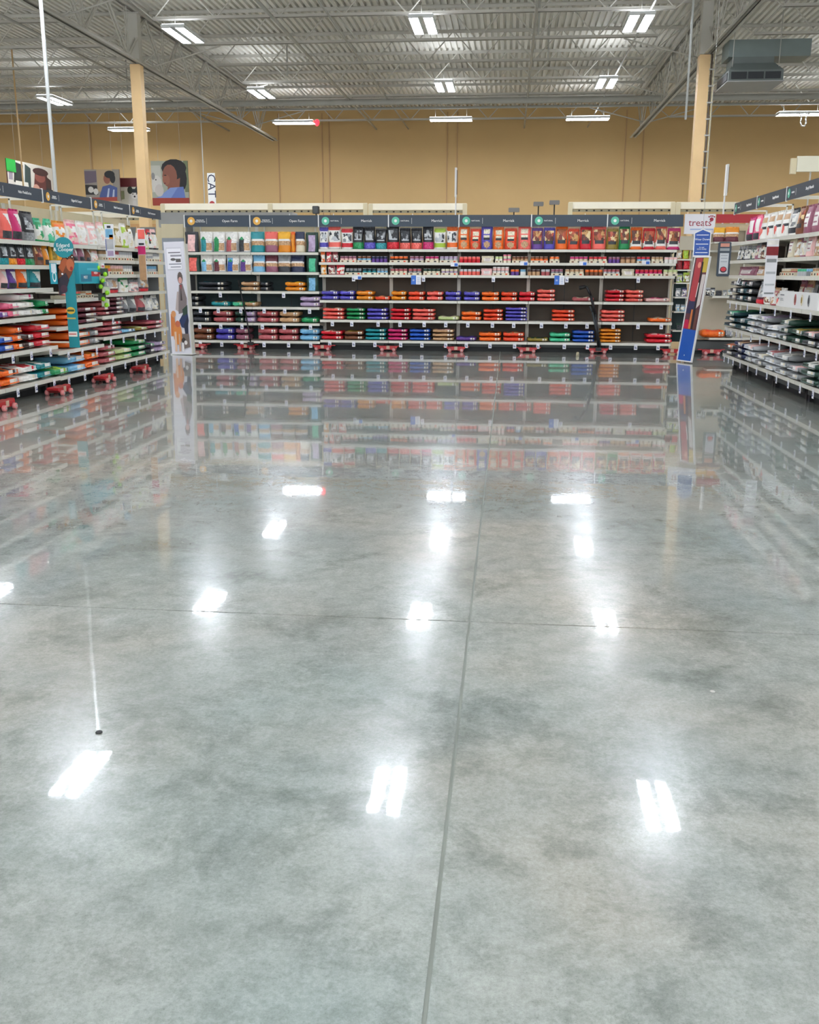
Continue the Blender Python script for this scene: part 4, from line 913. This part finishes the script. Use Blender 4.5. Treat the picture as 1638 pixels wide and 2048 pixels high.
b=MB(); b.tube((w/2,.006,h*1.02),(w/2,.006,ZJ-z0),.003,4); b.obj('hanging_wire',steel_m,t)
# ---- leaning poster
YQ=16.6
bl=on_y(1355,684,YQ+.15); br=on_y(1384,697,YQ-.2); tl_=on_y(1389,513,YQ+.25); tr=on_y(1420,508,YQ-.1)
P0=Vector((bl[0],YQ+.15,.02)); P1=Vector((br[0],YQ-.2,.02)); P2=Vector((tr[0],YQ-.1,tr[1])); P3=Vector((tl_[0],YQ+.25,tl_[1]))
e1=(P1-P0); ww=e1.length; e1.normalize(); e2=(P3-P0); e2=(e2-e1*e2.dot(e1)); hh=e2.length; e2.normalize(); e3=e1.cross(e2)
t=thing('leaning_poster','tall white-framed poster with blue lower panel leaning beside the back run','poster',P0)
t.rotation_mode='QUATERNION'; t.rotation_quaternion=Matrix((e1,-e3,e2)).transposed().to_quaternion()
b=MB(); b.box(0,0,0,ww,.03,.02+.0); b.box(0,0,hh-.02,ww,.03,hh); b.box(0,0,.02,.02,.03,hh-.02); b.box(ww-.02,0,.02,ww,.03,hh-.02); b.obj('white_frame',white_m,t)
box_o('backing_board',greyp_m,(.02,.012,.02,ww-.02,.028,hh-.02),t)
pic('printed_picture',t,ww-.04,hh-.04,[((96,52,60),R01),((24,86,176),[(0,0),(1,0),(1,.3),(0,.31)]),((176,60,66),[(.05,.6),(.5,.55),(.55,1),(.1,1)]),((196,170,60),[(.6,.86),(.95,.86),(.95,1),(.6,1)]),((206,196,190),[(.62,.5),(.9,.55),(.95,.84),(.7,.84)]),
 ((44,48,80),[(.0,.46),(.5,.46),(.6,.58),(.1,.58)]),((190,24,70),[(0,.31),(.42,.31),(.3,.4),(.05,.4)]),((206,122,60),[(.36,.31),(.52,.31),(.5,.5),(.38,.5)]),((34,28,34),[(.56,.31),(.7,.31),(.66,.96),(.54,.96)]),((230,150,130),ell(.4,.93,.12,.03)),((236,226,220),[(.5,.62),(.55,.62),(.6,.76),(.54,.76)]),((230,236,240),ell(.45,.05,.03,.008)),((110,70,60),[(.7,.31),(.86,.31),(.92,.5),(.74,.5)])],loc=(.02,0,.02),y=.011)
# ---- corner poster (woman with dogs)
YC=16.9
pa=on_y(343,716,YC)[0]; 
x0,_=on_y(344,700,YC); x1,_=on_y(382,700,YC-.0)
_,z1=on_y(335,484,YC)
w=x1-x0; h=z1-.02
t=thing('corner_poster','tall white standing poster of a woman with dogs in the left back corner','poster',(x0,YC,.02)); t.rotation_euler=(0,-.028,-.12)
box_o('backing_board',mat('poster_white',(226,224,230),.5,noise=.02),(0,0,0,w+.03,.035,h),t)
pic('printed_picture',t,w+.03,h,[((222,220,228),R01),((206,204,212),[(.1,.75),(.85,.75),(.85,.95),(.1,.95)]),((240,238,244),[(.12,.76),(.83,.76),(.83,.94),(.12,.94)]),
 ((120,116,126),[(.2,.9),(.8,.9),(.8,.91),(.2,.91)]),((150,146,156),[(.3,.87),(.85,.87),(.85,.885),(.3,.885)]),((96,90,90),ell(.42,.845,.13,.012)),((96,90,90),[(.55,.82),(.8,.82),(.8,.85),(.55,.85)]),((130,134,146),[(.2,.8),(.82,.8),(.82,.808),(.2,.808)]),((130,134,146),[(.28,.775),(.78,.775),(.78,.782),(.28,.782)]),
 ((96,84,80),ell(.7,.68,.13,.055)),((214,160,150),ell(.7,.66,.09,.03)),((128,116,116),[(.5,.42),(.62,.62),(.8,.63),(.96,.5),(.92,.38),(.5,.36)]),((64,54,54),[(.64,.48),(.7,.62),(.74,.48)]),((160,60,66),[(.66,.62),(.76,.62),(.72,.57)]),((186,170,166),[(.36,.4),(.5,.56),(.58,.56),(.5,.38)]),
 ((34,50,92),[(.5,.3),(.92,.42),(.98,.3),(.9,.22),(.6,.24)]),((26,34,58),[(.72,.26),(.96,.34),(.9,.12),(.78,.12)]),((44,70,56),[(.7,.4),(.96,.44),(.95,.36),(.72,.34)]),
 ((206,120,58),[(.04,.16),(.1,.36),(.26,.36),(.34,.16)]),((216,150,96),ell(.24,.36,.12,.03)),((214,132,62),ell(.38,.18,.22,.1)),((196,104,70),ell(.42,.27,.13,.03)),((226,190,160),[(.2,.02),(.3,.02),(.32,.2),(.22,.2)]),((200,160,130),[(.4,.02),(.5,.02),(.5,.18),(.42,.18)]),
 ((118,104,98),[(.6,.04),(.96,.06),(.94,.18),(.62,.18)]),((60,52,50),ell(.66,.12,.1,.025)),((226,220,216),ell(.76,.1,.08,.02)),((28,26,28),ell(.66,.095,.03,.008)),((230,226,226),[(.56,.02),(.66,.02),(.66,.1),(.56,.1)])])
b=MB(); b.box(-.02,-.02,-.018,w+.05,.14,-.001); b.obj('base_ledge',white_m,t); box_o('white_end_panel',shelf_m,(w+.031,0,0,w+.045,.12,h*.98),t)
# ---- teal totem with dog (left run)
YO=11.15
x0,z1=on_y(126,468,YO)
XT_=x0; 
def zo(py): return on_y(128,py,YO)[1]
sc=YO/F*1.03
t=thing('teal_totem','tall teal cut-out totem with round sign and brown dog picture','sign',(XT_,YO,zo(695)))
pts_post=[(-7*sc,0),(17*sc,0)]
h=zo(560)-zo(695)
box_o('post_panel',mat('totem_teal',(20,132,142),.5,noise=.03),(-8*sc+.02,0,0,16*sc,.02,h+.3),t)
c_=zo(495)-zo(695)
b=MB(); b.lathe([(19.5*sc,0),(19.5*sc,.02)],24,axis='y'); b.obj('round_sign',MATS['totem_teal'],t,(0,-.022,c_))
text('Edgard\n& Cooper',.058,letter_m,t,(0,-.026,c_),name='lettering')
pic('dog_picture',t,1,1,[((112,60,34),[(-18*sc,zo(590)-zo(695)),(-16*sc,zo(548)-zo(695)),(-8*sc,zo(520)-zo(695)),(4*sc,zo(503)-zo(695)),(18*sc,zo(510)-zo(695)),(19*sc,zo(528)-zo(695)),(12*sc,zo(548)-zo(695)),(4*sc,zo(560)-zo(695)),(-2*sc,zo(572)-zo(695))]),
 ((166,84,44),[(-15*sc,zo(535)-zo(695)),(0,zo(512)-zo(695)),(6*sc,zo(522)-zo(695)),(-6*sc,zo(545)-zo(695))]),((184,100,60),ell(10*sc,zo(530)-zo(695),8*sc,12*sc)),((150,40,30),ell(12*sc,zo(537)-zo(695),3*sc,4*sc)),((20,16,16),ell(5*sc,zo(515)-zo(695),3*sc,3*sc)),((20,16,16),ell(15*sc,zo(514)-zo(695),3*sc,3*sc)),((244,240,220),ell(5.6*sc,zo(514.5)-zo(695),1.2*sc,1.2*sc)),((244,240,220),ell(15.4*sc,zo(513.5)-zo(695),1.2*sc,1.2*sc)),
 ((44,40,52),[(-18*sc,zo(560)-zo(695)),(0,zo(545)-zo(695)),(6*sc,zo(560)-zo(695)),(-4*sc,zo(585)-zo(695)),(-16*sc,zo(590)-zo(695))]),((70,44,60),ell(-6*sc,zo(578)-zo(695),7*sc,8*sc)),((230,230,236),ell(-7*sc,zo(548)-zo(695),2*sc,2*sc))],y=-.004)
pic('lower_print',t,1,1,[((214,176,60),ell(4*sc,zo(621)-zo(695),9*sc,7*sc)),((60,80,40),[(-3*sc,zo(623)-zo(695)),(11*sc,zo(623)-zo(695)),(11*sc,zo(619)-zo(695)),(-3*sc,zo(619)-zo(695))]),((190,170,90),[(-5*sc,zo(638)-zo(695)),(13*sc,zo(638)-zo(695)),(13*sc,zo(635)-zo(695)),(-5*sc,zo(635)-zo(695))]),((222,220,210),[(-4*sc,zo(673)-zo(695)),(14*sc,zo(673)-zo(695)),(14*sc,zo(663)-zo(695)),(-4*sc,zo(663)-zo(695))]),((200,70,60),[(-3*sc,zo(669)-zo(695)),(12*sc,zo(669)-zo(695)),(12*sc,zo(667)-zo(695)),(-3*sc,zo(667)-zo(695))])],y=-.004)
b=MB(); b.box(-.4,.021,0.05,.0,.03,.07); b.box(-.4,.021,h*.8,.0,.03,h*.8+.02); b.obj('mounting_arm',shelf_m,t)
# ---- teal display box
s0=fl_.s(140,L1[1]-.1); s1=fl_.s(193,L1[1]-.1); z1=zl(165,526); z0=zl(165,567)
t=thing('teal_display_box','hanging turquoise display box with a red and white print behind the totem','box',fl_.P(s0,-.112,z0),fl_.rz); w=s1-s0; h=z1-z0
b=MB(); b.box(0,0,0,w,.1,h); b.obj('box_body',mat('turquoise_card',(40,160,180),.5,noise=.05),t)
pic('printed_picture',t,w,h,[((30,120,150),[(.05,.1),(.45,.1),(.45,.45),(.05,.45)]),((90,190,206),[(.3,.65),(.75,.65),(.75,.75),(.3,.75)]),((190,50,60),[(.45,.35),(.8,.35),(.8,.55),(.45,.6)]),((236,190,190),ell(.62,.52,.08,.06)),((232,230,230),[(.78,.72),(.98,.7),(.98,.98),(.8,1.0)]),((190,60,70),[(.82,.8),(.95,.79),(.95,.9),(.82,.9)])],y=-.003)
text('MEET',.05,letter_m,t,(w*.22,-.006,h*.3))
x0,z1=on_y(98,526,YO-.05); x1,_=on_y(112,526,YO-.05); _,z0=on_y(104,568,YO-.05)
t=thing('teal_side_flag','narrow teal and white printed flag just left of the totem','sign',(x0,YO-.05,z0)); w=x1-x0; h=z1-z0
box_o('card',MATS['turquoise_card'],(0,0,0,w,.01,h),t); pic('printed_picture',t,w,h,[((214,226,232),[(.25,.55),(.95,.55),(.95,.97),(.25,.97)]),((226,236,238),ell(.62,.35,.28,.26)),((40,150,160),ell(.62,.35,.18,.17))])
# ---- red strip sign at the left edge
YE=10.9
x0,z1=on_y(-8,490,YE); x1,_=on_y(12,490,YE); _,z0=on_y(2,575,YE)
t=thing('red_strip_sign','red vertical strip sign with white bars at the left edge','sign',(x0,YE,z0)); w=x1-x0; h=z1-z0
box_o('red_card',mat('strip_red',(190,24,44),.5,noise=.03),(0,0,0,w,.01,h),t); b=MB()
for k in range(5): b.box(w*.3,-.003,h*(.3+.12*k),w*.85,-.0005,h*(.34+.12*k))
b.obj('white_print',letter_m,t)
b=MB(); b.lathe([(w*.48,0),(w*.48,.01)],18,axis='y'); b.obj('round_top',white_m,t,(w*.5,0,h+w*.4)); box_o('lower_picture',tag_m,(0.02,-.004,.0,w*.8,-.0005,h*.2),t)
# ---- clip strips: hanging merchandise
def clip_strip(px,pt,pb_,lab,items,X0,zs,wpx=18):
    Y=solve(px,(X0,0,zs),(0,1,0))
    x0,z1=on_y(px-wpx/2,pt,Y); x1,_=on_y(px+wpx/2,pt,Y); _,z0=on_y(px,pb_,Y); w=x1-x0; h=z1-z0
    t=thing('clip_strip',lab,'clip strip',(x0,Y,z0))
    box_o('strip_card',tag_m,(0,0,0,w,.006,h),t)
    sd=1 if X0>0 else -1; xa=(XR-x0) if sd>0 else (XL-x0)
    box_o('strip_arm',steel_m,(min(w/2,xa),.0065,zs-z0-.02,max(w/2,xa),.012,zs-z0-.012),t)
    for (nm,a0,a1,b0,b1,c) in items:
        box_o(nm,mat('ink_'+str(c),PAL[c] if isinstance(c,str) else c,.5,noise=.12,nscale=14),(w*a0,-.005,h*b0,w*a1,-.001,h*b1),t)
    return t
clip_strip(217,448,515,'white strip sign with a blue framed notice on the left run',[('blue_panel',.1,.9,.25,.55,'silver'),('picture',.1,.9,.6,.85,'lightblue'),('orange_mark',.5,.9,.55,.68,'gold'),('header_mark',.3,.7,.88,.95,'charcoal'),('blue_edge',.05,.12,.2,.55,'blue'),('text_lines',.2,.85,.05,.2,'lilac')],X0=XL+.12,zs=L2[0])
clip_strip(281,457,560,'strip sign with red blocks and a tan leaflet on the far left bay',[('red_block',.1,1,.8,.98,'coral'),('crimson_block',0,1,.5,.66,'magenta'),('tan_leaflet',0.05,.95,0,.49,'tan'),('white_text',.15,.85,.68,.72,'charcoal')],X0=XL+.1,zs=L2[0],wpx=15)
t=thing('toy_strip','hanging strip of black and lime green packaged toys on the left run','clip strip',(XL+.14,solve(203,(XL+.14,0,1.5),(0,1,0)),on_x(203,525,XL+.14)[1]))
b=MB(); b.tube((0,.01,0),(0,.01,-.6),.004,4); b.tube((0,.01,0),(-.15,.01,0),.004,4); b.obj('strip',white_m,t)
rg=random.Random(5)
for k in range(7):
    z=-.04-k*.078; x=(-.05,.04,.0,-.03,.05,-.01,.03)[k]
    o=box_o('toy_pack',mat('pack_dark' if k%2 else 'pack_pale',(70,80,74) if k%2 else (206,214,190),.4,noise=.2,nscale=20),(x-.05,-.03,z-.05,x+.045,-.005,z+.045),t)
    b=MB(); b.lathe([(.012,-.025),(.03,-.012),(.03,.012),(.012,.025)],10,axis='x',o=(x+.02,-.045,z-.03)); b.obj('lime_toy',mat('lime_rubber',(150,220,30),.4),t)
clip_strip(1547,478,594,'long white strip sign with red pictures on the right run',[('red_picture',.0,1,.72,.87,'darkred'),('white_cap',.05,.95,.9,.98,'white'),('text_block',.1,.9,.6,.66,'grey'),('text_block',.1,.9,.4,.44,'silver'),('text_block',.1,.9,.2,.23,'silver'),('text_block',.1,.9,.05,.08,'grey')],X0=XR-.12,zs=R_[1],wpx=24)
Y,z1=on_x(1478,549,XR-.012); t=thing('slanted_tag','slanted white label hanging over dark bags at the far end of the right run','label',(XR-.02,Y,z1-.14)); t.rotation_euler=(0,.3,0); box_o('card',tag_m,(-.02,0,-.0,.02,.004,.14),t); box_o('ink_mark',mat('grey_ink'),(-.008,-.003,.02,.008,-.0005,.11),t)
# =================================================================== moving skates under the runs and the black levers
def skate_mesh():
    a=MB(); a.box(-.17,-.07,.065,.17,.07,.095); a.v+= [(-.17,-.07,.065),(-.17,.07,.065),(-.1,.07,.03),(-.1,-.07,.03),(.17,-.07,.065),(.17,.07,.065),(.1,.07,.03),(.1,-.07,.03)]
    n=len(a.v)-8; a.face([n,n+1,n+2,n+3]); a.face([n+7,n+6,n+5,n+4]); a.face([n+3,n+2,n+6,n+7]); a.face([n,n+3,n+7,n+4]); a.face([n+1,n+5,n+6,n+2])
    a.box(-.24,-.03,.085,-.17,.03,.1); a.box(.17,-.03,.085,.24,.03,.1)
    w=MB(); w.lathe([(.02,-.02),(.033,-.016),(.033,.016),(.02,.02)],12,axis='y')
    h=MB(); h.lathe([(.012,-.004),(.012,.004)],8,axis='y')
    u=MB(); u.box(-.03,-.078,.04,.03,-.071,.1)
    return a.mesh('frame',red_m),w.mesh('wheel',wheel_m),h.mesh('hub',steel_m),u.mesh('centre_plate',mat('tan_plate',(190,160,140),.5,noise=.1))
SK=skate_mesh()
def skate(X,Y,rz,lab):
    t=thing('moving_skate',lab,'skate',(X,Y,0),rz,'red moving skates under the shelving')
    link('frame',SK[0],t); link('centre_plate',SK[3],t)
    for x in (-.11,.11):
        for y in (-.095,.095):
            w_=link('wheel',SK[1],t,(x,y,.033)); link('wheel_hub',SK[2],w_,(0,-.022 if y<0 else .022,0))
for px,l in ((397,'at the left end of the back run'),(493,'under the foot of the left black lever'),(646,'below the joint of the left and long back sections'),(777,'below the third back bay joint from the left'),(912,'below the middle of the back run'),(1055,'below the back run right of the floor joint'),(1196,'under the foot of the right black lever'),(1343,'at the right end of the back run')):
    X,_=on_y(px,700,YB+.02); skate(X,YB+.02,0,f'red wheeled moving skate {l}')
X,_=on_y(1420,694,YT+.1); skate(X,YT-.02,0,'red wheeled moving skate behind the leaning poster')
for (px,py),l in (((2,803),'at the left edge of the photograph'),((118,773),'under the first joint of the left run'),((208,750),'under the middle joint of the left run'),((281,731),'under the far joint of the left run')):
    X,Y=on_z(px,py,.02); skate(XL+.1,solve(px,(XL+.1,0,.05),(0,1,0)),PI/2,f'red wheeled moving skate {l}')
for nm,pts,lab in (('l',[(477,560),(482,586),(492,630),(501,684)],'thin black steering lever leaning against the left back bays'),('r',[(1158,576),(1173,573),(1181,590),(1191,628),(1197,695)],'thick black bent lever standing on the skate left of the last back bay')):
    ys=[YB-.12]*len(pts); P=[Vector((on_y(a,b_,YB-.12)[0],YB-.12,on_y(a,b_,YB-.12)[1])) for a,b_ in pts]; o=P[-1]
    t=thing('skate_lever',lab,'lever',o); b=MB(); r=.014 if nm=='l' else .024
    b.path([p-o for p in P],r,8); b.obj('lever_bar',black_m,t)
    b=MB(); b.tube(P[0]-o+Vector((0,0,.0)),P[0]-o+(P[1]-P[0]).normalized()*.12,r*1.4,8); b.obj('hand_grip',mat('black_rubber',(20,20,20),.7),t)
    if nm=='r':
        b=MB(); a=P[2]-o; c=P[4]-o; b.path([a+Vector((.0,0,-.2)),a+Vector((.045,0,-.3)),c+Vector((.03,0,.02))],.018,6); b.obj('second_bar',mat('dark_grey_bar',(52,60,64),.5,noise=.05),t)
    b=MB(); b.box(-.05,-.03,-.06,.05,.03,.0); b.obj('foot_socket',black_m,t)
# small things on the floor
X,Y=on_z(1155,712,0); b=MB(); b.lathe([(.03,0),(.026,.05),(.018,.07)],10); tag(b.obj('floor_cup',mat('cup_tan',(200,190,160),.5),loc=(X,Y,0)),'small pale cup on the floor before the back run','cup')
X,Y=on_z(198,1466,0); b=MB(); b.lathe([(.004,0),(.012,.003),(.009,.006)],7); tag(b.obj('floor_debris',black_m,loc=(X,Y,0)),'tiny dark crumb on the floor at the left','debris')
X,Y=on_z(1425,1384,0); b=MB(); b.lathe([(.004,0),(.011,.002),(.007,.004)],7); tag(b.obj('floor_debris',steel_m,loc=(X,Y,0)),'tiny pale crumb on the floor at the right','debris')
